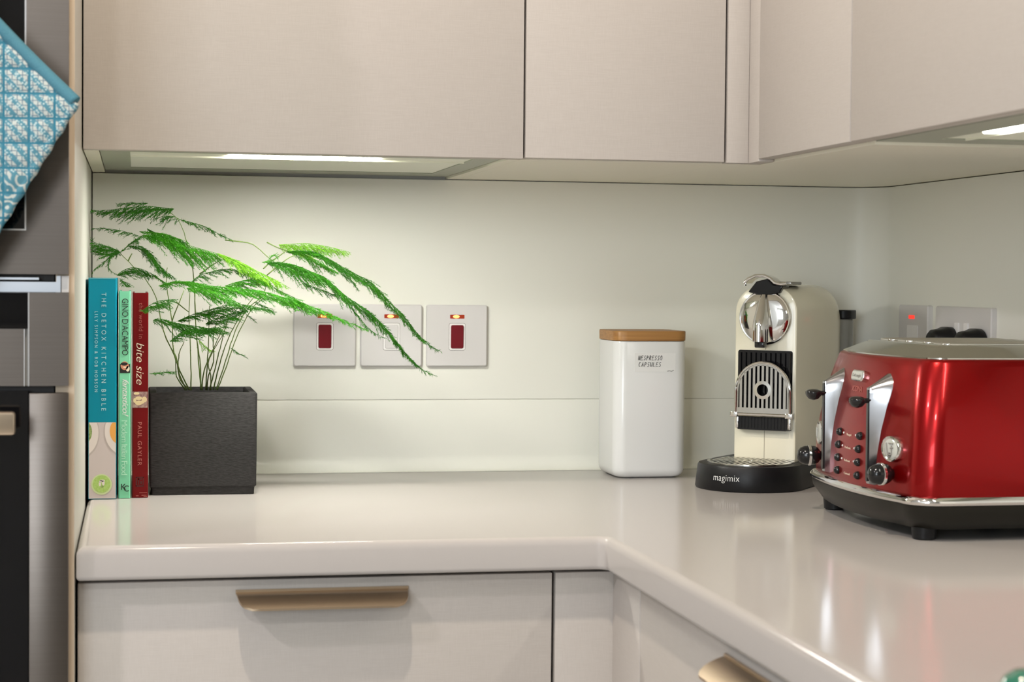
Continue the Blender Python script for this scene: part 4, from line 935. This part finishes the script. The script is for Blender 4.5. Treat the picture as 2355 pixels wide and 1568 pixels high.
tube(bm, [(-0.040, yp+0.002, 0.0925), (0.040, yp+0.002, 0.0925)], 0.0030, 10)
for s in (-1, 1):
    box(bm, s*0.0385-0.006, s*0.0385+0.004, yp-0.003, yp+0.005, 0.0885, 0.0955, 0.001)
    box(bm, s*0.0365-0.0020, s*0.0365+0.0020, -0.012, 0.0, 0.0735, 0.0900, 0.0008)
bmesh.ops.translate(bm, verts=bm.verts, vec=(0.0016, 0, 0))
obj('hinge', bm, M['chrome'], cm)
# chrome disc with lever nose and spout
bm = bmesh.new()
zc = 0.2215
lathe(bm, [(0.0, 0.0105), (0.018, 0.0100), (0.027, 0.0086), (0.0318, 0.0062), (0.0335, 0.0052), (0.0350, 0.0055), (0.0362, 0.0040), (0.0362, -0.0005)], lambda a, b, h: (a, -h, zc+b), 56)
dm = obj('chrome_disc', bm, M['chrome'], cm, sharp=28)
bm = bmesh.new()
rings = []
for k in range(13):
    s = k/12; z = zc+0.031-0.0625*s
    w_ = 0.0045+0.0085*math.sin(min(1, s*1.25)*PI/2); d_ = 0.009+0.020*min(1, s*1.6)**0.8
    rings.append([(w_*math.cos(R(a)), -0.004-d_*math.sin(R(a))**0.8 if 0 < a < 180 else -0.004, z) for a in range(0, 181, 15)])
loft(bm, rings, True, True)
obj('lever_nose', bm, M['chrome'], dm, sharp=40)
bm = bmesh.new(); box(bm, -0.0065, 0.0065, -0.026, -0.012, 0.1820, 0.1905, 0.0015); obj('spout', bm, M['black'], dm)
# top handle: chrome loop, black neck, grey flap
bm = bmesh.new()
prism(bm, [(-0.0235, ZTOP-0.008), (-0.012, ZTOP+0.006), (0.004, ZTOP+0.010), (0.012, ZTOP+0.002), (0.026, ZTOP+0.001), (0.021, ZTOP-0.009), (0.006, ZTOP-0.012), (-0.008, ZTOP-0.012)], lambda u, v, q: (u, q, v), -0.007, 0.020)
hd = obj('handle', bm, M['black'], cm, sharp=40, bevel=0.0015)
bm = bmesh.new()
pth = [(-0.026, 0.000), (-0.027, 0.0045), (-0.022, 0.0095), (-0.012, 0.0138), (0.000, 0.0140), (0.009, 0.0100), (0.015, 0.0045), (0.024, 0.0030), (0.031, 0.0040)]
for yy in (-0.010,): tube(bm, [(a, yy, ZTOP+b) for a, b in pth], 0.0022, 10)
loft(bm, [[(a, -0.010, ZTOP+b+0.0008), (a, 0.018, ZTOP+b+0.0008), (a, 0.018, ZTOP+b-0.0012), (a, -0.010, ZTOP+b-0.0012)] for a, b in pth[1:7]], True, True)
obj('chrome_loop', bm, M['chrome'], hd, sharp=40)
bm = bmesh.new()
prism(bm, [(0.010, 0.006), (-0.018, 0.012), (-0.020, 0.075), (0.020, 0.080), (0.032, 0.050), (0.032, 0.010)], lambda u, v, q: (u, v, q), ZTOP+0.0022, ZTOP+0.0060)
obj('top_flap', bm, M['grey_flap'], cm, bevel=0.001)
# drip tray
def dtray(r, z, sh=0.0):
    pts = []
    for k in range(41):
        a = R(-180+180*k/40); pts.append((r*math.cos(a)*1.0, -0.052+r*math.sin(a), z))
    b = r*0.98
    pts += [(b, 0.0, z), (b*0.93, 0.060, z), (b*0.5, 0.075, z), (-b*0.5, 0.075, z), (-b*0.93, 0.060, z), (-b, 0.0, z)]
    return pts
bm = bmesh.new()
loft(bm, [dtray(0.0710, 0.0), dtray(0.0722, 0.002), dtray(0.0690, 0.029), dtray(0.0675, 0.0318), dtray(0.0660, 0.0322)])
tr = obj('drip_tray', bm, M['black_satin'], cm, sharp=40)
bm = bmesh.new()
ins = [(p[0]*0.86, -0.052+(p[1]+0.052)*0.86, 0.0323) for p in dtray(0.066, 0)[:41]]
lo_ = [(x, y, 0.0323) for x, y, z in ins]; hi_ = [(x, y, 0.0342) for x, y, z in ins]
lo2 = [(x*0.93, -0.052+(y+0.052)*0.93, 0.0342) for x, y, z in ins]
loft(bm, [lo_, hi_, lo2, [(x, y, 0.0330) for x, y, z in lo2]], False, False, closed=False)
r0 = 0.0545
for i in range(-7, 8):
    x = i*0.0070; q = math.sqrt(max(0, r0*r0-x*x))
    box(bm, x-0.0017, x+0.0017, -0.052-q, -0.0006, 0.0324, 0.0337)
for j in range(8):
    y = -0.008-0.0064*j; q = math.sqrt(max(0, r0*r0-min(0, y+0.052)**2)); box(bm, -q, q, y-0.0012, y+0.0012, 0.0324, 0.0334)
lathe(bm, [(0.007, 0.0), (0.011, 0.0), (0.011, 0.0016), (0.007, 0.0016), (0.007, 0.0)], lambda a, b, h: (a, -0.050+b, 0.0324+h), 24)
obj('tray_grid', bm, M['lid_steel'], tr)
a0 = R(-116)
# lettering bent round the tray front
tx = text('lettering', 'magimix', M['lettering'], tr, (-0.0145, 0, 0), (1, 0, 0), (0, 0, 1), 0.0375, 0.0086, 1.05, bold=-0.012, thick=0.0003)
for v in tx.data.vertices:
    ang = R(-111) + (v.co.x+0.0145)/0.0713; rr_ = 0.0713 + (-v.co.y)
    z = 0.0135+v.co.z
    rr_ += -0.0012*(z-0.002)/0.027*2.6+0.0012
    v.co = Vector((rr_*math.cos(ang), -0.052+rr_*math.sin(ang), z))
# water tank
bm = bmesh.new(); prism(bm, rrect(0.074, 0.040, 0.012, 5, 0.010, LB+0.0225), lambda u, v, q: (u, v, q), 0.020, 0.2170); obj('water_tank', bm, M['tank'], cm, bevel=0.002)
bm = bmesh.new(); prism(bm, rrect(0.078, 0.043, 0.012, 5, 0.011, LB+0.0240), lambda u, v, q: (u, v, q), 0.2172, 0.2300); obj('tank_lid', bm, M['black_satin'], cm, bevel=0.0015)
bm = bmesh.new(); prism(bm, rrect(0.080, 0.085, 0.012, 5, 0.004, LB-0.012), lambda u, v, q: (u, v, q), 0.0, 0.0198); obj('rear_foot', bm, M['black_satin'], cm, bevel=0.0015)

# ------------------------------------------------------------------ toaster (local: -y is the lever side, +x towards the room)
to = thing('toaster', 'large glossy red four slot toaster with chrome levers and lid', 'toaster', (0.838, -0.6270, 0), R(-90))
TD = 0.275
def tsec(hw, yf, yb, z, r, bow, n=7):
    """rounded rectangle with a bowed front; plan section"""
    pts = []
    m_ = 14
    for k in range(m_+1):
        x = -hw+r + (2*hw-2*r)*k/m_; pts.append((x, yf+bow*(x/hw)**2, z))
    yc0 = yf+bow*((hw-r)/hw)**2
    for k in range(1, n+1):
        a = R(-90+90*k/n); pts.append((hw-r+r*math.cos(a), yc0+r+r*math.sin(a), z))
    for k in range(n+1):
        a = R(90*k/n); pts.append((hw-r+r*math.cos(a), yb-r+r*math.sin(a), z))
    for k in range(n+1):
        a = R(90+90*k/n); pts.append((-hw+r+r*math.cos(a), yb-r+r*math.sin(a), z))
    for k in range(n):
        a = R(180+90*k/n); pts.append((-hw+r+r*math.cos(a), yc0+r+r*math.sin(a), z))
    return pts
BOW = 0.021
def bprof(z):
    """half width and front y of the red body at height z"""
    T_ = ((0.040, 0.1575, 0.001), (0.060, 0.1600, 0.000), (0.085, 0.1600, 0.001), (0.110, 0.1570, 0.0035), (0.135, 0.1520, 0.0075), (0.160, 0.1455, 0.0130), (0.175, 0.1410, 0.0170), (0.186, 0.1375, 0.0205), (0.192, 0.134, 0.024))
    for (z0, a0, b0), (z1, a1, b1) in zip(T_, T_[1:]):
        if z <= z1:
            t = (z-z0)/(z1-z0); return a0+(a1-a0)*t, b0+(b1-b0)*t
    return T_[-1][1:]
def fy(x, z):
    hw, yf = bprof(z); return yf+BOW*(x/hw)**2
bm = bmesh.new()
zs = [0.0465, 0.055, 0.065, 0.075, 0.085, 0.0975, 0.110, 0.1225, 0.135, 0.1475, 0.160, 0.168, 0.175, 0.181, 0.1855]
rings = [tsec(*bprof(z), TD-0.2*(bprof(z)[1]), z, 0.030, BOW) for z in zs]
hw, yf = bprof(0.186)
rings += [tsec(hw-0.0012, yf+0.0012, TD-yf-0.001, 0.1880, 0.029, BOW), tsec(hw-0.004, yf+0.004, TD-yf-0.004, 0.1893, 0.027, BOW)]
bm = bmesh.new(); loft(bm, rings); red = obj('body', bm, M['red'], to, sharp=50)
# base and chrome band
bm = bmesh.new()
loft(bm, [tsec(0.138, 0.020, TD-0.018, 0.0105, 0.035, BOW), tsec(0.150, 0.008, TD-0.006, 0.0125, 0.034, BOW), tsec(0.1605, -0.003, TD+0.003, 0.030, 0.032, BOW), tsec(0.1615, -0.004, TD+0.004, 0.0375, 0.032, BOW)])
base = obj('base', bm, M['toaster_base'], to, sharp=50)
bm = bmesh.new()
loft(bm, [tsec(0.1615, -0.004, TD+0.004, 0.0376, 0.032, BOW), tsec(0.1632, -0.0058, TD+0.0055, 0.0395, 0.033, BOW), tsec(0.1632, -0.0058, TD+0.0055, 0.0430, 0.033, BOW), tsec(0.1605, -0.003, TD+0.003, 0.0466, 0.031, BOW), tsec(0.150, 0.006, TD-0.006, 0.0468, 0.031, BOW)])
obj('chrome_band', bm, M['chrome'], to, sharp=50)
for x, y in ((-0.128, 0.036), (0.128, 0.036), (-0.128, TD-0.04), (0.128, TD-0.04)):
    bm = bmesh.new(); lathe(bm, [(0.0105, 0), (0.0125, 0.001), (0.0135, 0.0130)], lambda a, b, h: (x+a, y+b, h), 24); obj('foot', bm, M['black_satin'], base)
# steel lid with four slots
bm = bmesh.new()
lid0 = tsec(0.1325, 0.0245, TD-0.024, 0.1893, 0.020, BOW); lid1 = tsec(0.1325, 0.0245, TD-0.024, 0.1906, 0.020, BOW)
lid2 = tsec(0.1090, 0.047, TD-0.046, 0.2003, 0.014, BOW*0.7); lid3 = tsec(0.1070, 0.0495, TD-0.049, 0.2009, 0.013, BOW*0.7)
lid4 = tsec(0.1020, 0.0535, TD-0.053, 0.2026, 0.010, BOW*0.5); lid5 = tsec(0.0990, 0.0555, TD-0.055, 0.2029, 0.009, BOW*0.4)
loft(bm, [lid0, lid1, lid2, lid3, lid4, lid5]); lid = obj('lid', bm, M['lid_steel'], to, sharp=20)
for i in range(4):
    x = -0.0735+0.049*i
    bm = bmesh.new()
    o_, i_ = rrect(0.034, 0.146, 0.006, 4, x, 0.146), rrect(0.028, 0.140, 0.004, 4, x, 0.146)
    rp = rrect(0.0310, 0.1430, 0.0055, 5, x, 0.146)
    tube(bm, [(u, v, 0.2036) for u, v in rp+rp[:1]], 0.0017, 8, caps=False)
    rim_o = obj('slot_rim', bm, M['chrome'], lid, sharp=60)
    bm = bmesh.new(); prism(bm, i_, lambda u, v, q: (u, v, q), 0.2020, 0.2036); obj('slot', bm, M['black_satin'], rim_o)
# chrome lever housings
def housing(cx):
    bm = bmesh.new(); rows = []
    for k in range(15):
        s = k/14; z = 0.0500+(0.1735-0.0500)*s          # outline on the body
        zf = 0.0520+(0.1555-0.0520)*min(1, s*1.10)       # front pill
        w_ = 0.0050+0.0160*s**1.4
        if s > 0.80: w_ *= math.sqrt(max(0.01, 1-((s-0.80)/0.203)**2))
        wf = 0.0040
        if s > 0.93: wf *= math.sqrt(max(0.05, 1-((s-0.93)/0.075)**2))
        yb_l = fy(cx-w_, z)+0.003; yb_r = fy(cx+w_, z)+0.003; yfr = -0.0035+0.001*(1-s)
        row = []
        for q in range(9): t = q/8; row.append((cx-w_+(w_-wf)*t**0.8, yb_l+(yfr-yb_l)*t, z+(zf-z)*t))
        for q in range(9): t = q/8; row.append((cx+wf+(w_-wf)*(1-(1-t)**0.8), yfr+(yb_r-yfr)*t, zf+(z-zf)*t))
        rows.append(row)
    vr = [[bm.verts.new(p) for p in r] for r in rows]
    for a, b in zip(vr, vr[1:]):
        for i in range(17): bm.faces.new((a[i], a[i+1], b[i+1], b[i]))
    bm.faces.new(vr[0]); bm.faces.new(vr[-1][::-1])
    hs = obj('lever_housing', bm, M['chrome_lever'], to, sharp=60)
    bm = bmesh.new(); slab_xz(bm, cx, 0.1040, 0.0046, 0.0990, -0.0015, -0.0044, 0.0022); obj('lever_slot', bm, M['black'], hs)
    bm = bmesh.new()
    lathe(bm, [(0.0, 0.0), (0.0035, 0.0008), (0.0060, 0.004), (0.0070, 0.009), (0.0062, 0.014), (0.0040, 0.0175), (0.0030, 0.018), (0.0030, 0.026)], lambda a, b, h: (cx+a*1.55, -0.0245+h*0.93, 0.1430+b*(1.30 if b < 0 else 0.55)), 28)
    obj('lever', bm, M['black'], hs, sharp=50)
housing(-0.0660); housing(0.0660)
# small things on the lever side
def on_front(x, z): return fy(x, z)
def fr_normal(x):
    hw = 0.159; s = 2*BOW*x/hw/hw
    return math.atan(s)
def button(name, x, z, prof, m, n=20, sx=1.0, par=None):
    bm = bmesh.new(); y0 = on_front(x, z); th = fr_normal(x); ca_, sa_ = math.cos(th), math.sin(th)
    lathe(bm, prof, lambda a, b, h: (x+a*sx*ca_+h*sa_, y0+a*sx*sa_-h*ca_, z+b), n)
    return obj(name, bm, m, par or to, sharp=45)
for x in (-0.0295, 0.0295):
    for k in range(4):
        z = 0.1005-0.0145*k
        button('button', x, z, [(0, 0.0052), (0.0028, 0.0044), (0.0043, 0.0022), (0.0046, 0.0004), (0.0048, -0.0005)], M['black'])
        if k < 3: button('indicator', x*0.60, z-0.0002, [(0, 0.0012), (0.0010, 0.0008), (0.0013, -0.0004)], M['ink_white'], 12)
for k, wd in enumerate(('Bagel', 'Defrost', 'Reheat', 'Cancel')):
    z = 0.0990-0.0145*k; L_ = 0.017 if k else 0.013
    text('button_label', wd, M['ink_rose'] if 0 else M['ink_cream'], to, (-L_/2, on_front(0, z)-0.0004, z-0.0006), (1, 0, 0), (0, -0.15 if k < 2 else -0.02, 1), L_, 0.0024)
for x in (-0.104, 0.104):
    e_ = button('emblem', x, 0.0930, [(0, 0.0042), (0.0105, 0.0040), (0.0122, 0.0052), (0.0135, 0.0048), (0.0142, 0.0025), (0.0142, -0.002)], M['chrome'], 36, 1.25)
    f_ = button('emblem_face', x, 0.0930, [(0, 0.0047), (0.0100, 0.0046), (0.0108, 0.0040)], M['clear_lens'], 36, 1.25, e_)
    if x > 0:
        bm = bmesh.new(); y0 = on_front(x, 0.093); th = fr_normal(x); ca_, sa_ = math.cos(th), math.sin(th)
        P3 = lambda a, b: (x+a*ca_+0.0050*sa_, y0+a*sa_-0.0050*ca_, 0.0930+b)
        for q in ([(-0.007, 0.006), (-0.0045, -0.006)], [(-0.0045, -0.006), (0.003, -0.006)], [(0.003, -0.006), (0.003, 0.004)], [(-0.002, 0.006), (0.006, 0.006)], [(0.0005, 0.001), (0.006, 0.0015)]):
            tube(bm, [P3(*w_) for w_ in q], 0.0008, 6)
        lathe(bm, [(0, 0.0006), (0.0030, 0.0003), (0.0032, 0)], lambda a, b, h: P3(-0.0010+a, -0.0068+b), 14)
        obj('emblem_mark', bm, M['switch_line'], f_)
    k_ = button('dial', x, 0.0665, [(0.0, 0.0285), (0.0055, 0.0275), (0.0090, 0.0245), (0.0108, 0.0200), (0.0113, 0.0160)], M['black'], 32)
    button('dial_ring', x, 0.0665, [(0.0113, 0.0160), (0.0120, 0.0155), (0.0120, 0.0128), (0.0112, 0.0122)], M['chrome'], 32, 1.0, k_)
    button('dial_back', x, 0.0665, [(0.0112, 0.0122), (0.0110, 0.0080), (0.0090, 0.0040), (0.0055, 0.0015), (0.0050, -0.001)], M['black'], 32, 1.0, k_)
# maker's badge and faint lettering under it
bm = bmesh.new(); y0 = on_front(0, 0.165)
slope = Matrix.Rotation(R(-13), 3, 'X')
prism(bm, rrect(0.034, 0.0125, 0.0045, 5), lambda u, v, q: (u, y0-q-0.22*0+ -0.0*v, 0.1650+v), -0.003, 0.0042)
bmesh.ops.rotate(bm, verts=bm.verts, cent=(0, y0, 0.165), matrix=slope)
bd = obj('badge', bm, M['chrome'], to, bevel=0.001)
bm = bmesh.new(); prism(bm, rrect(0.029, 0.0085, 0.003, 5), lambda u, v, q: (u, y0-q, 0.1650+v), 0.0040, 0.0046)
bmesh.ops.rotate(bm, verts=bm.verts, cent=(0, y0, 0.165), matrix=slope); obj('badge_face', bm, M['clear_lens'], bd)
tb = text('badge_lettering', 'DeLonghi', M['switch_line'], bd, (-0.012, y0-0.0047, 0.1632), (1, 0, 0), (0, 0, 1), 0.024, 0.0036)
for v in tb.data.vertices: v.co = Vector((0, y0, 0.165)) + slope @ (v.co-Vector((0, y0, 0.165)))
tc = text('lettering', 'ICONA', M['ink_rose'], to, (-0.014, on_front(0, 0.150)-0.0006, 0.1478), (1, 0, 0), (0, 0.22, 1), 0.028, 0.0062)

# ------------------------------------------------------------------ green knob at the front of the worktop
gb = thing('glass_ornament', 'small rounded dark green glass piece at the bottom right of the worktop', 'ornament', (0.5965, -1.533, 0))
bm = bmesh.new(); lathe(bm, [(0.0, 0.0), (0.016, 0.0), (0.0205, 0.004), (0.0225, 0.013), (0.0215, 0.021), (0.017, 0.028), (0.010, 0.032), (0.0, 0.0335)], lambda a, b, h: (a*0.85, b*0.85, h), 40)
obj('body', bm, M['green_glass'], gb, sharp=60)
bm = bmesh.new(); lathe(bm, [(0.0235, 0.0108), (0.0240, 0.0125), (0.0235, 0.0142), (0.0218, 0.0142), (0.0218, 0.0108), (0.0235, 0.0108)], lambda a, b, h: (a*0.85, b*0.85, h), 40)
obj('rim', bm, M['green_glass'], gb, sharp=60)

# ------------------------------------------------------------------ lights: two ceiling spots, an added fill spot, daylight through the window
def spot(name, p, target, power, size, ang, col, blend=0.6):
    l = bpy.data.lights.new(name, 'SPOT'); l.energy = power; l.shadow_soft_size = size; l.color = col
    l.spot_size = R(ang); l.spot_blend = blend
    o = bpy.data.objects.new(name, l); C.objects.link(o); o.location = (p[0], p[1], p[2]+Z0)
    d = Vector(target)-Vector(p); o.rotation_euler = d.to_track_quat('-Z', 'Y').to_euler()
    return o
spot('ceiling_or_fill_spot', (0.10, -1.27, ZC-0.02), (0.25, -0.8, 0.0), 47, 0.025, 150, (1.0, 0.86, 0.70))
spot('ceiling_or_fill_spot', (-0.40, -3.15, ZC-0.02), (0.35, -0.5, 0.1), 52, 0.08, 95, (1.0, 0.98, 0.95))
spot('ceiling_or_fill_spot', (-1.30, -1.75, ZC-0.02), (0.6, -0.6, 0.0), 52, 0.05, 120, (1.0, 0.92, 0.95))  # added fill spot, brightens the faces turned left
def area(name, p, target, power, sx, sy, col):
    l = bpy.data.lights.new(name, 'AREA'); l.shape = 'RECTANGLE'; l.size = sx; l.size_y = sy; l.energy = power; l.color = col
    o = bpy.data.objects.new(name, l); C.objects.link(o); o.location = (p[0], p[1], p[2]+Z0)
    d = Vector(target)-Vector(p); o.rotation_euler = d.to_track_quat('-Z', 'Z').to_euler()
area('window_daylight', ((WX0+WX1)/2, YB-0.15, (WZ0+WZ1)/2), ((WX0+WX1)/2, 0, (WZ0+WZ1)/2-0.3), 56, 1.4, 1.2, (0.88, 0.95, 1.0))
w = bpy.data.worlds.new('World'); bpy.context.scene.world = w; w.use_nodes = True
w.node_tree.nodes['Background'].inputs[0].default_value = (0.75, 0.85, 1.0, 1)
w.node_tree.nodes['Background'].inputs[1].default_value = 1.2

# ------------------------------------------------------------------ camera
cam = bpy.data.cameras.new('camera'); co = bpy.data.objects.new('camera', cam); C.objects.link(co)
cam.sensor_width = 36.0; cam.lens = 4270.12/2355*36.0; cam.clip_start = 0.05
yaw, pit, rol = R(11.4565), R(1.886), R(0.5199)
fw = Vector((math.sin(yaw)*math.cos(pit), math.cos(yaw)*math.cos(pit), -math.sin(pit)))
rt = Vector((math.cos(yaw), -math.sin(yaw), 0)); up = rt.cross(fw)
rt2 = rt*math.cos(rol)+up*math.sin(rol); up2 = up*math.cos(rol)-rt*math.sin(rol)
co.matrix_world = Matrix(((rt2.x, up2.x, -fw.x, 0.0590), (rt2.y, up2.y, -fw.y, -2.5798), (rt2.z, up2.z, -fw.z, 0.2692+Z0), (0, 0, 0, 1)))
cam.dof.use_dof = True; cam.dof.focus_distance = 2.33; cam.dof.aperture_fstop = 9.0
bpy.context.scene.camera = co
sc = bpy.context.scene
sc.view_settings.view_transform = 'Standard'; sc.view_settings.look = 'None'
sc.view_settings.gamma = 1.0; sc.view_settings.exposure = 0.08; sc.view_settings.use_curve_mapping = False
sc.cycles.use_denoising = True; sc.cycles.max_bounces = 10; sc.cycles.diffuse_bounces = 5
sc.cycles.sample_clamp_indirect = 1.5; sc.cycles.caustics_reflective = False; sc.cycles.caustics_refractive = False
